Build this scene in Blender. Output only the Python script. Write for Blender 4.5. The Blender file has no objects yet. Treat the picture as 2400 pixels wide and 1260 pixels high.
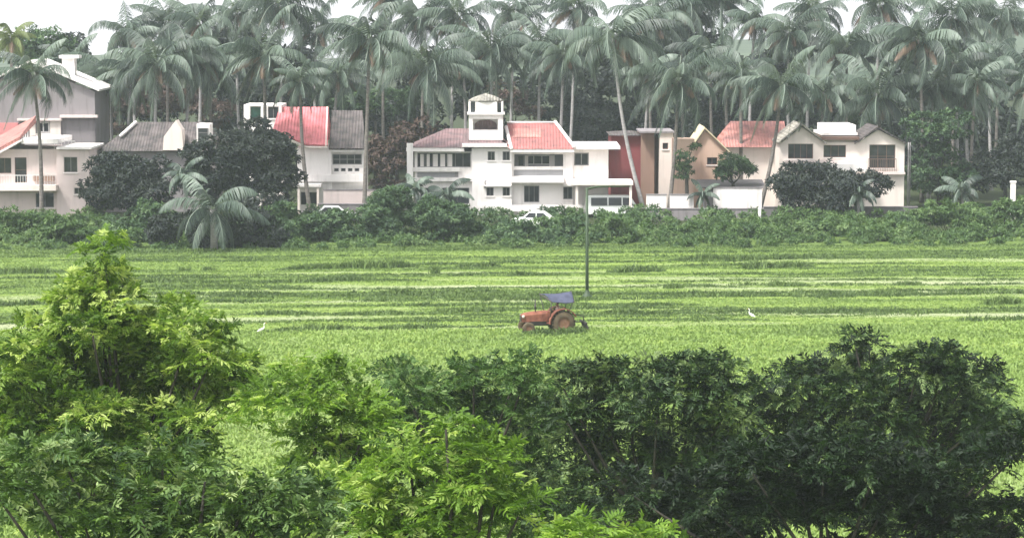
import bpy, math, random
import numpy as np
from mathutils import Vector

# ---------------------------------------------------------------- camera, sky, sun, exposure
S = bpy.context.scene
C = S.collection
R = math.radians
F = 6250.0                      # focal length in pixels of the 2400 px wide photograph
CAM_H = 18.7
HOR = 28.0                      # picture row of the horizon
TH = math.atan((630 - HOR) / F)

cam_d = bpy.data.cameras.new('camera')
cam_d.sensor_width = 36.0
cam_d.lens = 36.0 * F / 2400.0
cam_d.clip_start = 0.5
cam_d.clip_end = 6000
cam = bpy.data.objects.new('camera', cam_d)
C.objects.link(cam)
cam.location = (0, 0, CAM_H)
cam.rotation_euler = (math.pi / 2 - TH, 0, 0)
S.camera = cam

SUN_EL, SUN_AZ = R(58), math.atan2(-0.75, -0.66)     # high, behind the camera to the left
w = bpy.data.worlds.new('World')
S.world = w
w.use_nodes = True
nt = w.node_tree
nt.nodes.clear()
sky = nt.nodes.new('ShaderNodeTexSky')
sky.sky_type = 'NISHITA'
sky.sun_disc = False
sky.sun_elevation = SUN_EL
sky.sun_rotation = SUN_AZ
sky.dust_density = 4.0
sky.ozone_density = 1.0
hs = nt.nodes.new('ShaderNodeHueSaturation')
hs.inputs['Saturation'].default_value = 0.08
bg = nt.nodes.new('ShaderNodeBackground')
bg.inputs['Strength'].default_value = 0.15
wo = nt.nodes.new('ShaderNodeOutputWorld')
nt.links.new(sky.outputs[0], hs.inputs['Color'])
# thin white overcast, brightest toward the horizon
tcw = nt.nodes.new('ShaderNodeTexCoord')
spz = nt.nodes.new('ShaderNodeSeparateXYZ')
mrw = nt.nodes.new('ShaderNodeMapRange')
mrw.inputs[1].default_value = 0.0; mrw.inputs[2].default_value = 0.55
mrw.inputs[3].default_value = 0.80; mrw.inputs[4].default_value = 0.06
nzw = nt.nodes.new('ShaderNodeTexNoise'); nzw.inputs['Scale'].default_value = 5; nzw.inputs['Detail'].default_value = 5
cmw = nt.nodes.new('ShaderNodeMixRGB'); cmw.inputs[1].default_value = (4.6, 4.6, 4.8, 1); cmw.inputs[2].default_value = (5.6, 5.55, 5.65, 1)
mxw = nt.nodes.new('ShaderNodeMixRGB')
nt.links.new(tcw.outputs['Generated'], spz.inputs[0]); nt.links.new(spz.outputs['Z'], mrw.inputs[0])
nt.links.new(tcw.outputs['Generated'], nzw.inputs['Vector']); nt.links.new(nzw.outputs[0], cmw.inputs[0])
nt.links.new(mrw.outputs[0], mxw.inputs[0]); nt.links.new(hs.outputs[0], mxw.inputs[1]); nt.links.new(cmw.outputs[0], mxw.inputs[2])
nt.links.new(mxw.outputs[0], bg.inputs['Color'])
nt.links.new(bg.outputs[0], wo.inputs['Surface'])

sun_d = bpy.data.lights.new('sun', 'SUN')
sun_d.energy = 3.0
sun_d.angle = R(9)
sun_d.color = (1.0, 0.965, 0.90)
sun = bpy.data.objects.new('sun', sun_d)
C.objects.link(sun)
sdir = Vector((math.sin(SUN_AZ) * math.cos(SUN_EL), math.cos(SUN_AZ) * math.cos(SUN_EL), math.sin(SUN_EL)))
sun.rotation_euler = sdir.to_track_quat('Z', 'Y').to_euler()
sun.location = (-40, -40, 80)

S.view_settings.view_transform = 'Standard'
S.view_settings.look = 'None'
S.view_settings.gamma = 1
S.view_settings.use_curve_mapping = False
S.view_settings.exposure = 1.0
S.render.engine = 'CYCLES'
S.cycles.use_denoising = True
S.cycles.max_bounces = 6
S.cycles.diffuse_bounces = 3
S.cycles.transmission_bounces = 4
S.cycles.volume_bounces = 1
S.cycles.sample_clamp_indirect = 8

# ---------------------------------------------------------------- helpers
def at(px, py, D):
    """the point seen at picture position px, py that stands D metres out"""
    xc, yc = (px - 1200) / F, (630 - py) / F
    ry = math.cos(TH) + yc * math.sin(TH)
    rz = -math.sin(TH) + yc * math.cos(TH)
    t = D / ry
    return Vector((xc * t, D, CAM_H + rz * t))

def gnd(px, py):
    """the point of the flat ground seen at px, py"""
    xc, yc = (px - 1200) / F, (630 - py) / F
    ry = math.cos(TH) + yc * math.sin(TH)
    rz = -math.sin(TH) + yc * math.cos(TH)
    t = -CAM_H / rz
    return Vector((xc * t, ry * t, 0))

ROOT = {}
def tag(o, label=None, cat=None, group=None, kind=None):
    if label: o['label'] = label
    if cat: o['category'] = cat
    if group: o['group'] = group
    if kind: o['kind'] = kind
    return o

def thing(name, label, cat, loc=(0, 0, 0), rz=0.0, group=None):
    o = bpy.data.objects.new(name, None)
    o.empty_display_size = 0.3
    C.objects.link(o)
    o.location = loc
    o.rotation_euler = (0, 0, rz)
    ROOT[o.name] = Vector(loc)
    return tag(o, label, cat, group)

def link(name, me, mat, parent=None):
    o = bpy.data.objects.new(name, me)
    C.objects.link(o)
    if mat is not None and not me.materials:
        me.materials.append(mat)
    if parent is not None:
        o.parent = parent
        ROOT[o.name] = ROOT[parent.name]
    return o

def npmesh(name, V, Q, tint=None, smooth=False):
    V = np.asarray(V, dtype=np.float32).reshape(-1, 3)
    Q = np.asarray(Q, dtype=np.int32).reshape(-1, 4)
    me = bpy.data.meshes.new(name)
    me.vertices.add(len(V)); me.vertices.foreach_set('co', V.ravel())
    me.loops.add(Q.size); me.loops.foreach_set('vertex_index', Q.ravel())
    me.polygons.add(len(Q))
    me.polygons.foreach_set('loop_start', np.arange(0, Q.size, 4, dtype=np.int32))
    me.polygons.foreach_set('loop_total', np.full(len(Q), 4, dtype=np.int32))
    if tint is not None:
        a = me.attributes.new('tint', 'FLOAT', 'FACE')
        a.data.foreach_set('value', np.asarray(tint, dtype=np.float32))
    if smooth:
        me.polygons.foreach_set('use_smooth', np.ones(len(Q), dtype=bool))
    me.update(calc_edges=True)
    return me

class MB:
    """collects shapes and links them as ONE mesh object"""
    def __init__(s): s.v = []; s.f = []; s.sm = []
    def add(s, v, f, smooth=False):
        b = len(s.v); s.v += [tuple(p) for p in v]
        for q in f: s.f.append(tuple(i + b for i in q)); s.sm.append(smooth)
        return s
    def box(s, x0, x1, y0, y1, z0, z1):
        if x0 > x1: x0, x1 = x1, x0
        if y0 > y1: y0, y1 = y1, y0
        if z0 > z1: z0, z1 = z1, z0
        v = [(x, y, z) for z in (z0, z1) for y in (y0, y1) for x in (x0, x1)]
        return s.add(v, [(0, 2, 3, 1), (4, 5, 7, 6), (0, 1, 5, 4), (2, 6, 7, 3), (0, 4, 6, 2), (1, 3, 7, 5)])
    def hexa(s, lo, hi):
        """solid between two matching four-point loops"""
        return s.add(list(lo) + list(hi), [(3, 2, 1, 0), (4, 5, 6, 7), (0, 1, 5, 4), (1, 2, 6, 5), (2, 3, 7, 6), (3, 0, 4, 7)])
    def prism(s, poly, y0, y1):
        """x,z outline extruded along y"""
        n = len(poly)
        v = [(x, y0, z) for x, z in poly] + [(x, y1, z) for x, z in poly]
        return s.add(v, [tuple(range(n)), tuple(range(2 * n - 1, n - 1, -1))] + [(i + n, (i + 1) % n + n, (i + 1) % n, i) for i in range(n)])
    def tube(s, pts, rad, n=8, cap=True):
        pts = [Vector(p) for p in pts]
        if not hasattr(rad, '__len__'): rad = [rad] * len(pts)
        v = []
        for i, p in enumerate(pts):
            d = (pts[min(i + 1, len(pts) - 1)] - pts[max(i - 1, 0)]).normalized()
            a = d.cross(Vector((0, 1, 0)) if abs(d.y) < 0.9 else Vector((1, 0, 0))).normalized()
            b = d.cross(a)
            for k in range(n):
                t = 2 * math.pi * k / n
                v.append(p + rad[i] * (math.cos(t) * a + math.sin(t) * b))
        f = []
        for i in range(len(pts) - 1):
            for k in range(n):
                k2 = (k + 1) % n
                f.append((i * n + k, i * n + k2, (i + 1) * n + k2, (i + 1) * n + k))
        if cap:
            f += [tuple(range(n - 1, -1, -1)), tuple((len(pts) - 1) * n + k for k in range(n))]
        return s.add(v, f, True)
    def lathe(s, c, axis, prof, n=20):
        """prof: (radius, offset along axis); closed ring profile"""
        c = Vector(c); axis = Vector(axis).normalized()
        a = axis.cross(Vector((0, 0, 1)) if abs(axis.z) < 0.9 else Vector((1, 0, 0))).normalized()
        b = axis.cross(a); m = len(prof); v = []; f = []
        for k in range(n):
            t = 2 * math.pi * k / n
            u = math.cos(t) * a + math.sin(t) * b
            for r, o in prof: v.append(c + r * u + o * axis)
        for k in range(n):
            k2 = (k + 1) % n
            for j in range(m - 1):
                f.append((k * m + j, k2 * m + j, k2 * m + j + 1, k * m + j + 1))
        return s.add(v, f, True)
    def wall(s, x0, x1, z0, z1, y0, y1, holes=()):
        xs = sorted({x0, x1, *[max(x0, min(x1, h[i])) for h in holes for i in (0, 1)]})
        zs = sorted({z0, z1, *[max(z0, min(z1, h[i])) for h in holes for i in (2, 3)]})
        nx, nz = len(xs) - 1, len(zs) - 1
        def solid(i, j):
            if not (0 <= i < nx and 0 <= j < nz): return False
            cx, cz = (xs[i] + xs[i + 1]) / 2, (zs[j] + zs[j + 1]) / 2
            return not any(h[0] < cx < h[1] and h[2] < cz < h[3] for h in holes)
        for i in range(nx):
            for j in range(nz):
                if not solid(i, j): continue
                a, b, c, d = xs[i], xs[i + 1], zs[j], zs[j + 1]
                s.add([(a, y0, c), (b, y0, c), (b, y0, d), (a, y0, d)], [(0, 1, 2, 3)])
                s.add([(a, y1, c), (b, y1, c), (b, y1, d), (a, y1, d)], [(3, 2, 1, 0)])
                if not solid(i - 1, j): s.add([(a, y0, c), (a, y0, d), (a, y1, d), (a, y1, c)], [(0, 1, 2, 3)])
                if not solid(i + 1, j): s.add([(b, y0, c), (b, y1, c), (b, y1, d), (b, y0, d)], [(0, 1, 2, 3)])
                if not solid(i, j - 1): s.add([(a, y0, c), (a, y1, c), (b, y1, c), (b, y0, c)], [(0, 1, 2, 3)])
                if not solid(i, j + 1): s.add([(a, y0, d), (b, y0, d), (b, y1, d), (a, y1, d)], [(0, 1, 2, 3)])
        return s
    def body(s, x0, x1, z0, z1, y0, y1, holes=(), t=0.25):
        """four walls and a ceiling slab; openings in the front wall"""
        s.wall(x0, x1, z0, z1, y0, y0 + t, holes)
        s.box(x0, x0 + t, y0 + t, y1, z0, z1)
        s.box(x1 - t, x1, y0 + t, y1, z0, z1)
        s.box(x0 + t, x1 - t, y1 - t, y1, z0, z1)
        s.box(x0 + t, x1 - t, y0 + t, y1 - t, z1 - 0.2, z1 - 0.003)
        return s
    def hip(s, x0, x1, y0, y1, ze, zr, rx0, rx1, ry=None):
        ry = (y0 + y1) / 2 if ry is None else ry
        v = [(x0, y0, ze), (x1, y0, ze), (x1, y1, ze), (x0, y1, ze), (rx0, ry, zr), (rx1, ry, zr)]
        return s.add(v, [(0, 1, 5, 4), (1, 2, 5), (2, 3, 4, 5), (3, 0, 4), (3, 2, 1, 0)])
    def build(s, name, mat, parent=None, local=False):
        o = Vector((0, 0, 0)) if (parent is None or local) else ROOT[parent.name]
        me = bpy.data.meshes.new(name)
        me.from_pydata([(p[0] - o.x, p[1] - o.y, p[2] - o.z) for p in s.v], [], s.f)
        me.polygons.foreach_set('use_smooth', s.sm)
        me.update()
        return link(name, me, mat, parent)

# ---------------------------------------------------------------- materials
def mat_base(name):
    m = bpy.data.materials.new(name); m.use_nodes = True
    n = m.node_tree.nodes; l = m.node_tree.links
    return m, n, l, n['Principled BSDF']

def ramp(n, stops):
    r = n.new('ShaderNodeValToRGB')
    e = r.color_ramp.elements
    while len(e) > 1: e.remove(e[-1])
    e[0].position = stops[0][0]; e[0].color = (*stops[0][1], 1)
    for p, c in stops[1:]:
        q = e.new(p); q.color = (*c, 1)
    return r

def noise(n, l, vec, scale, detail=4, rough=0.55):
    t = n.new('ShaderNodeTexNoise'); t.inputs['Scale'].default_value = scale
    t.inputs['Detail'].default_value = detail; t.inputs['Roughness'].default_value = rough
    if vec is not None: l.new(vec, t.inputs['Vector'])
    return t

def coords(n, l, scale=(1, 1, 1)):
    tc = n.new('ShaderNodeTexCoord'); mp = n.new('ShaderNodeMapping')
    mp.inputs['Scale'].default_value = scale
    l.new(tc.outputs['Object'], mp.inputs['Vector'])
    return mp.outputs[0]

def plaster(name, col, stain=(0.30, 0.28, 0.25), amount=0.35, rough=0.85):
    """painted render with rain streaks and patches"""
    m, n, l, b = mat_base(name)
    v = coords(n, l, (1.6, 1.6, 0.22))
    streak = noise(n, l, v, 1.1, 5, 0.6)
    r1 = n.new('ShaderNodeMapRange'); r1.inputs[1].default_value = 0.50; r1.inputs[2].default_value = 0.78
    r1.inputs[3].default_value = 0; r1.inputs[4].default_value = amount
    l.new(streak.outputs[0], r1.inputs[0])
    v2 = coords(n, l)
    patch = noise(n, l, v2, 0.6, 4)
    r2 = n.new('ShaderNodeMapRange'); r2.inputs[3].default_value = 0.90; r2.inputs[4].default_value = 1.08
    l.new(patch.outputs[0], r2.inputs[0])
    mx = n.new('ShaderNodeMixRGB'); mx.inputs[1].default_value = (*col, 1); mx.inputs[2].default_value = (*stain, 1)
    l.new(r1.outputs[0], mx.inputs[0])
    mu = n.new('ShaderNodeMixRGB'); mu.blend_type = 'MULTIPLY'; mu.inputs[0].default_value = 1
    l.new(mx.outputs[0], mu.inputs[1]); l.new(r2.outputs[0], mu.inputs[2])
    l.new(mu.outputs[0], b.inputs['Base Color'])
    b.inputs['Roughness'].default_value = rough
    b.inputs['Specular IOR Level'].default_value = 0.2
    return m

def tiles(name, col, col2, pitch=0.28):
    """clay tile roof: courses of tiles with weathered patches"""
    m, n, l, b = mat_base(name)
    v = coords(n, l, (1, 1, 1))
    wv = n.new('ShaderNodeTexWave'); wv.bands_direction = 'X'; wv.inputs['Scale'].default_value = 0.314 / pitch
    wz = n.new('ShaderNodeTexWave'); wz.bands_direction = 'Z'; wz.wave_profile = 'SAW'; wz.inputs['Scale'].default_value = 0.314 / (pitch * 0.8)
    for t in (wv, wz): l.new(v, t.inputs['Vector'])
    ad = n.new('ShaderNodeMath'); ad.operation = 'ADD'
    l.new(wv.outputs[1], ad.inputs[0]); l.new(wz.outputs[1], ad.inputs[1])
    bp = n.new('ShaderNodeBump'); bp.inputs['Strength'].default_value = 0.8; bp.inputs['Distance'].default_value = 0.07
    l.new(ad.outputs[0], bp.inputs['Height']); l.new(bp.outputs[0], b.inputs['Normal'])
    nz = noise(n, l, v, 0.9, 6, 0.65)
    rp = ramp(n, [(0.30, tuple(c * .7 for c in col2)), (0.42, col2), (0.54, col), (0.75, tuple(min(1, c * 1.25 + 0.02) for c in col))])
    l.new(nz.outputs[0], rp.inputs[0])
    l.new(rp.outputs[0], b.inputs['Base Color'])
    b.inputs['Roughness'].default_value = 0.8
    b.inputs['Specular IOR Level'].default_value = 0.2
    return m

def paint(name, col, rough=0.5, metal=0.0, var=0.15, spec=0.4):
    m, n, l, b = mat_base(name)
    v = coords(n, l)
    nz = noise(n, l, v, 3.0, 5)
    rp = ramp(n, [(0.3, tuple(c * (1 - var) for c in col)), (0.7, tuple(min(1, c * (1 + var)) for c in col))])
    l.new(nz.outputs[0], rp.inputs[0]); l.new(rp.outputs[0], b.inputs['Base Color'])
    b.inputs['Roughness'].default_value = rough; b.inputs['Metallic'].default_value = metal
    b.inputs['Specular IOR Level'].default_value = spec
    return m

def glass(name, col=(0.02, 0.022, 0.026), rough=0.12):
    m, n, l, b = mat_base(name)
    v = coords(n, l)
    nz = noise(n, l, v, 1.2, 2)
    rp = ramp(n, [(0.35, col), (0.7, tuple(c * 2.2 for c in col))])
    l.new(nz.outputs[0], rp.inputs[0]); l.new(rp.outputs[0], b.inputs['Base Color'])
    b.inputs['Roughness'].default_value = rough
    b.inputs['Specular IOR Level'].default_value = 0.35
    return m

def leafmat(name, stops, trans=0.3, rough=0.5, spec=0.25, tcol=1.3):
    m, n, l, b = mat_base(name)
    a = n.new('ShaderNodeAttribute'); a.attribute_name = 'tint'
    rp = ramp(n, stops); l.new(a.outputs['Fac'], rp.inputs[0])
    l.new(rp.outputs[0], b.inputs['Base Color'])
    b.inputs['Roughness'].default_value = rough
    b.inputs['Specular IOR Level'].default_value = spec
    t = n.new('ShaderNodeBsdfTranslucent')
    mu = n.new('ShaderNodeMixRGB'); mu.blend_type = 'MULTIPLY'; mu.inputs[0].default_value = 1
    mu.inputs[2].default_value = (tcol, tcol * 1.05, tcol * 0.55, 1)
    l.new(rp.outputs[0], mu.inputs[1]); l.new(mu.outputs[0], t.inputs['Color'])
    mx = n.new('ShaderNodeMixShader'); mx.inputs[0].default_value = trans
    l.new(b.outputs[0], mx.inputs[1]); l.new(t.outputs[0], mx.inputs[2])
    l.new(mx.outputs[0], n['Material Output'].inputs['Surface'])
    return m

def bark(name, c1, c2):
    m, n, l, b = mat_base(name)
    v = coords(n, l, (1, 1, 3))
    nz = noise(n, l, v, 2.5, 5)
    rp = ramp(n, [(0.3, c1), (0.7, c2)])
    l.new(nz.outputs[0], rp.inputs[0]); l.new(rp.outputs[0], b.inputs['Base Color'])
    b.inputs['Roughness'].default_value = 0.9
    bp = n.new('ShaderNodeBump'); bp.inputs['Strength'].default_value = 0.6
    l.new(nz.outputs[0], bp.inputs['Height']); l.new(bp.outputs[0], b.inputs['Normal'])
    return m

M = dict(
    white=plaster('white_wall_paint', (0.80, 0.76, 0.745), amount=0.4),
    cream=plaster('cream_wall_paint', (0.74, 0.66, 0.61), amount=0.3),
    pinkwhite=plaster('pinkish_wall_paint', (0.66, 0.56, 0.54), amount=0.4),
    grey=plaster('grey_cement', (0.24, 0.22, 0.23), (0.11, 0.10, 0.10), 0.8),
    dgrey=plaster('dark_cement', (0.16, 0.15, 0.155), (0.08, 0.08, 0.08), 0.5),
    maroon=plaster('maroon_wall_paint', (0.23, 0.062, 0.068), (0.12, 0.05, 0.055), 0.5),
    tan=plaster('tan_wall_paint', (0.29, 0.19, 0.15), (0.17, 0.12, 0.1), 0.5),
    peach=plaster('peach_wall_paint', (0.62, 0.44, 0.35), (0.35, 0.25, 0.18), 0.5),
    sand=plaster('sand_wall_paint', (0.60, 0.52, 0.36), (0.25, 0.25, 0.12), 0.6),
    pinkwall=plaster('coral_wall_paint', (0.56, 0.22, 0.22), (0.3, 0.15, 0.14), 0.4),
    roofred=tiles('red_clay_tiles', (0.37, 0.135, 0.13), (0.27, 0.13, 0.125)),
    roofpink=tiles('bright_red_tiles', (0.62, 0.20, 0.22), (0.50, 0.16, 0.17)),
    roofmauve=tiles('weathered_tiles', (0.20, 0.13, 0.135), (0.14, 0.105, 0.11)),
    roofsal=tiles('salmon_tiles', (0.42, 0.19, 0.17), (0.31, 0.16, 0.15)),
    roofdark=tiles('old_dark_tiles', (0.11, 0.095, 0.095), (0.07, 0.065, 0.065)),
    roofgrey=tiles('grey_tiles', (0.33, 0.31, 0.27), (0.22, 0.21, 0.19)),
    frame=paint('grey_window_frame', (0.20, 0.19, 0.19)),
    brownframe=paint('brown_wood_frame', (0.13, 0.075, 0.06)),
    whiteframe=paint('white_window_frame', (0.72, 0.70, 0.69)),
    curtain=plaster('pale_curtain', (0.62, 0.58, 0.56), (0.4, 0.38, 0.36), 0.3),
    greybl=plaster('grey_panel', (0.24, 0.24, 0.25), (0.15, 0.15, 0.15), 0.4),
    glass=glass('dark_glass'),  # opaque panes, their dark colour stands for unlit interiors
    greenglass=glass('green_glass', (0.01, 0.035, 0.028)),
    door=paint('gap_shade_brown', (0.12, 0.06, 0.05)),  # dark brown standing for shade in the wall gap
    pole=paint('green_pole_paint', (0.035, 0.06, 0.03), 0.6),
    orange=paint('faded_orange_paint', (0.20, 0.075, 0.048), 0.75, var=0.5, spec=0.25),
    darkmetal=paint('dark_metal', (0.05, 0.045, 0.04), 0.6),
    mud=paint('muddy_rubber', (0.085, 0.062, 0.035), 0.85, var=0.4),
    rim=paint('rim_paint', (0.17, 0.09, 0.05), 0.7),
    tarp=paint('blue_tarp', (0.066, 0.072, 0.112), 0.8, var=0.3, spec=0.1),
    carwhite=paint('white_car_paint', (0.78, 0.80, 0.78), 0.25, var=0.03),
    tyre=paint('tyre_rubber', (0.025, 0.025, 0.025), 0.8),
    lamp=paint('lamp_glass', (0.6, 0.58, 0.5), 0.15),
    skin=paint('skin', (0.22, 0.11, 0.07), 0.6),
    shirt=paint('pale_pink_cloth', (0.55, 0.36, 0.33), 0.9),
    trouser=paint('dark_cloth', (0.05, 0.045, 0.05), 0.9),
    hair=paint('black_hair', (0.012, 0.01, 0.01), 0.7),
    feather=paint('white_feathers', (0.80, 0.80, 0.76), 0.8, var=0.05),
    beak=paint('yellow_beak', (0.6, 0.38, 0.05), 0.5),
    palmbark=bark('palm_bark', (0.10, 0.088, 0.08), (0.20, 0.18, 0.165)),
    palebark=bark('pale_palm_bark', (0.24, 0.23, 0.23), (0.38, 0.36, 0.36)),
    bark=bark('tree_bark', (0.018, 0.016, 0.012), (0.05, 0.044, 0.034)),
    palm=leafmat('palm_leaf', [(0, (0.026, 0.042, 0.034)), (0.55, (0.080, 0.115, 0.090)), (0.9, (0.14, 0.185, 0.148)), (1, (0.25, 0.29, 0.245))], 0.2, 0.45, 0.3),  # pale bluish leaf colours carry part of the distance haze
    palmyellow=leafmat('yellow_palm_leaf', [(0, (0.07, 0.10, 0.035)), (1, (0.19, 0.23, 0.10))], 0.3),
    deadleaf=leafmat('dead_palm_leaf', [(0, (0.10, 0.065, 0.045)), (1, (0.22, 0.16, 0.12))], 0.15),
    wood=leafmat('dark_tree_leaf', [(0, (0.014, 0.022, 0.022)), (1, (0.048, 0.060, 0.050))], 0.15),
    brownleaf=leafmat('rusty_tree_leaf', [(0, (0.06, 0.04, 0.035)), (1, (0.13, 0.085, 0.07))], 0.15),
    midleaf=leafmat('shrub_leaf', [(0, (0.032, 0.066, 0.034)), (0.6, (0.080, 0.14, 0.065)), (1, (0.17, 0.25, 0.12))], 0.25),
    brightleaf=leafmat('field_edge_leaf', [(0, (0.040, 0.080, 0.032)), (0.6, (0.095, 0.165, 0.060)), (1, (0.19, 0.27, 0.115))], 0.3),
    fg_yellow=leafmat('yellow_green_leaf', [(0, (0.035, 0.075, 0.012)), (0.5, (0.105, 0.185, 0.030)), (0.85, (0.21, 0.30, 0.06)), (1, (0.38, 0.46, 0.15))], 0.38, 0.5, 0.22, 1.7),
    fg_bright=leafmat('bright_green_leaf', [(0, (0.04, 0.085, 0.014)), (0.5, (0.105, 0.19, 0.028)), (0.85, (0.20, 0.31, 0.055)), (1, (0.34, 0.43, 0.13))], 0.38, 0.5, 0.22, 1.7),
    fg_mid=leafmat('mid_green_leaf', [(0, (0.022, 0.055, 0.012)), (0.5, (0.055, 0.115, 0.026)), (0.85, (0.10, 0.18, 0.05)), (1, (0.22, 0.30, 0.13))], 0.28, 0.5, 0.22, 1.4),
    fg_grey=leafmat('grey_green_leaf', [(0, (0.022, 0.052, 0.014)), (0.5, (0.070, 0.130, 0.034)), (0.85, (0.14, 0.22, 0.07)), (1, (0.30, 0.38, 0.17))], 0.28, 0.5, 0.22, 1.4),
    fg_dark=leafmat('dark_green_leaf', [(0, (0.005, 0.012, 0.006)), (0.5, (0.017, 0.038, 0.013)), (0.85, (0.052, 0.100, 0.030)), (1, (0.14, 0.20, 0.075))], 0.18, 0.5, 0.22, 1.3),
    grass=leafmat('field_grass', [(0, (0.050, 0.085, 0.020)), (0.25, (0.085, 0.135, 0.045)), (0.5, (0.165, 0.245, 0.072)), (0.66, (0.225, 0.325, 0.085)), (0.82, (0.27, 0.34, 0.165)), (1, (0.36, 0.40, 0.25))], 0.2, 0.6, 0.2, 1.1),
)

# ---------------------------------------------------------------- ground
def vnoise(x, y, seed=0):
    """smooth value noise, 0..1"""
    xi, yi = np.floor(x).astype(np.int64), np.floor(y).astype(np.int64)
    fx, fy = x - xi, y - yi
    fx = fx * fx * (3 - 2 * fx); fy = fy * fy * (3 - 2 * fy)
    def h(a, b):
        n = (a * 374761393 + b * 668265263 + seed * 974634777) & 0xffffffff
        n = ((n ^ (n >> 13)) * 1274126177) & 0xffffffff
        return ((n ^ (n >> 16)) & 0xffff) / 65535.0
    return (h(xi, yi) * (1 - fx) + h(xi + 1, yi) * fx) * (1 - fy) + (h(xi, yi + 1) * (1 - fx) + h(xi + 1, yi + 1) * fx) * fy

def edge_y(x):
    """distance at which the lush near field ends and the mown strips begin"""
    return 157.0 + 0.10 * x + 0.9 * (vnoise(x * 0.12, x * 0 + 3.3, 5) - 0.5) + 0.0022 * np.maximum(x, 0) ** 2 * 0.3

def crop(x, y):
    """what grows there: 0 weedy dark green .. 0.5 lush green .. 1 pale cut straw"""
    wv = 2.4 * (vnoise(x * 0.022 + 9, y * 0.05, 11) - 0.5) * 2
    yy = y - 0.06 * x + wv
    s = 0.55 * vnoise(x * 0.030, yy * 0.34, 1) + 0.30 * vnoise(x * 0.06, yy * 0.9, 2) + 0.15 * vnoise(x * 0.25, yy * 2.2, 3)
    pale = np.clip(0.655 + (s - 0.5) * 0.85, 0.2, 0.92)
    lush = 0.62 + 0.20 * (vnoise(x * 0.11, y * 0.16, 7) - 0.5) + 0.16 * (vnoise(x * 0.4, y * 0.6, 8) - 0.5)
    k = np.clip((y - edge_y(x)) / 0.8, 0, 1)
    far = np.clip((y - 200) / 14, 0, 1)
    g = lush * (1 - k) + pale * k
    g = g * (1 - far) + (0.33 + 0.25 * (s - 0.5)) * far
    back = np.clip((y - 222) / 10, 0, 1)
    return g * (1 - back) + 0.06 * back

def zground(x, y):
    z = 0.10 * (vnoise(x * 0.10, y * 0.35, 21) - 0.5) + 0.07 * (vnoise(x * 0.35, y * 1.1, 22) - 0.5)
    m = np.clip((y - 100) / 10, 0, 1) * np.clip((240 - y) / 10, 0, 1)
    return z * m

def axis(dense0, dense1, step, far0, far1):
    a = list(np.arange(dense0, dense1 + step / 2, step))
    d, v = step, dense1
    while v < far1:
        d *= 1.35; v = min(far1, v + d); a.append(v)
    d, v = step, dense0
    while v > far0:
        d *= 1.35; v = max(far0, v - d); a.insert(0, v)
    return np.array(a)

xs = axis(-52, 52, 0.4, -740, 740)
ys = axis(120, 226, 0.3, -60, 1090)
GX, GY = np.meshgrid(xs, ys)
GZ = zground(GX, GY)
V = np.stack([GX, GY, GZ], -1).reshape(-1, 3)
nx_, ny_ = len(xs), len(ys)
ii = (np.arange(ny_ - 1)[:, None] * nx_ + np.arange(nx_ - 1)[None, :]).ravel()
Q = np.stack([ii, ii + 1, ii + nx_ + 1, ii + nx_], -1)
me = npmesh('ground', V, Q, smooth=True)
a = me.attributes.new('crop', 'FLOAT', 'POINT')
a.data.foreach_set('value', crop(GX.ravel(), GY.ravel()).astype(np.float32))
gm, n, l, b = mat_base('field_soil_and_grass')
at_ = n.new('ShaderNodeAttribute'); at_.attribute_name = 'crop'
gv = coords(n, l, (1, 1, 1))
gn = noise(n, l, gv, 1.6, 6, 0.7)
mr = n.new('ShaderNodeMapRange'); mr.inputs[3].default_value = -0.10; mr.inputs[4].default_value = 0.10
l.new(gn.outputs[0], mr.inputs[0])
ad = n.new('ShaderNodeMath'); ad.operation = 'ADD'
l.new(at_.outputs['Fac'], ad.inputs[0]); l.new(mr.outputs[0], ad.inputs[1])
rp = ramp(n, [(0.05, (0.035, 0.045, 0.022)), (0.35, (0.095, 0.145, 0.036)), (0.55, (0.15, 0.215, 0.05)), (0.65, (0.19, 0.26, 0.06)), (0.8, (0.24, 0.28, 0.145)), (1, (0.34, 0.36, 0.23))])
l.new(ad.outputs[0], rp.inputs[0]); l.new(rp.outputs[0], b.inputs['Base Color'])
b.inputs['Roughness'].default_value = 0.95; b.inputs['Specular IOR Level'].default_value = 0.1
bp = n.new('ShaderNodeBump'); bp.inputs['Strength'].default_value = 0.7; bp.inputs['Distance'].default_value = 0.15
l.new(gn.outputs[0], bp.inputs['Height']); l.new(bp.outputs[0], b.inputs['Normal'])
g = link('ground', me, gm); tag(g, kind='structure')

# distant hills behind the palms, higher to the right
hx = np.linspace(-700, 700, 90); hy = np.linspace(760, 1060, 16)
HX, HY = np.meshgrid(hx, hy)
prof = np.sin(np.clip((HY - 760) / 300, 0, 1) * math.pi)
rise = 2 + 13 / (1 + np.exp(-(HX - 95) / 32.0)) + 5 * vnoise(HX * 0.016, HY * 0 + 1, 31) + 2 * vnoise(HX * 0.03, HY * 0.02, 32)
HZ = prof * rise - 1
V = np.stack([HX, HY, HZ], -1).reshape(-1, 3)
ii = (np.arange(15)[:, None] * 90 + np.arange(89)[None, :]).ravel()
me = npmesh('hills', V, np.stack([ii, ii + 1, ii + 91, ii + 90], -1), smooth=True)
hm, n, l, b = mat_base('wooded_hill')
hn = noise(n, l, coords(n, l), 0.05, 6, 0.7)
rp = ramp(n, [(0.35, (0.03, 0.05, 0.03)), (0.65, (0.08, 0.11, 0.06))])
l.new(hn.outputs[0], rp.inputs[0]); l.new(rp.outputs[0], b.inputs['Base Color']); b.inputs['Roughness'].default_value = 1
tag(link('hills', me, hm), kind='structure')

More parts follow.
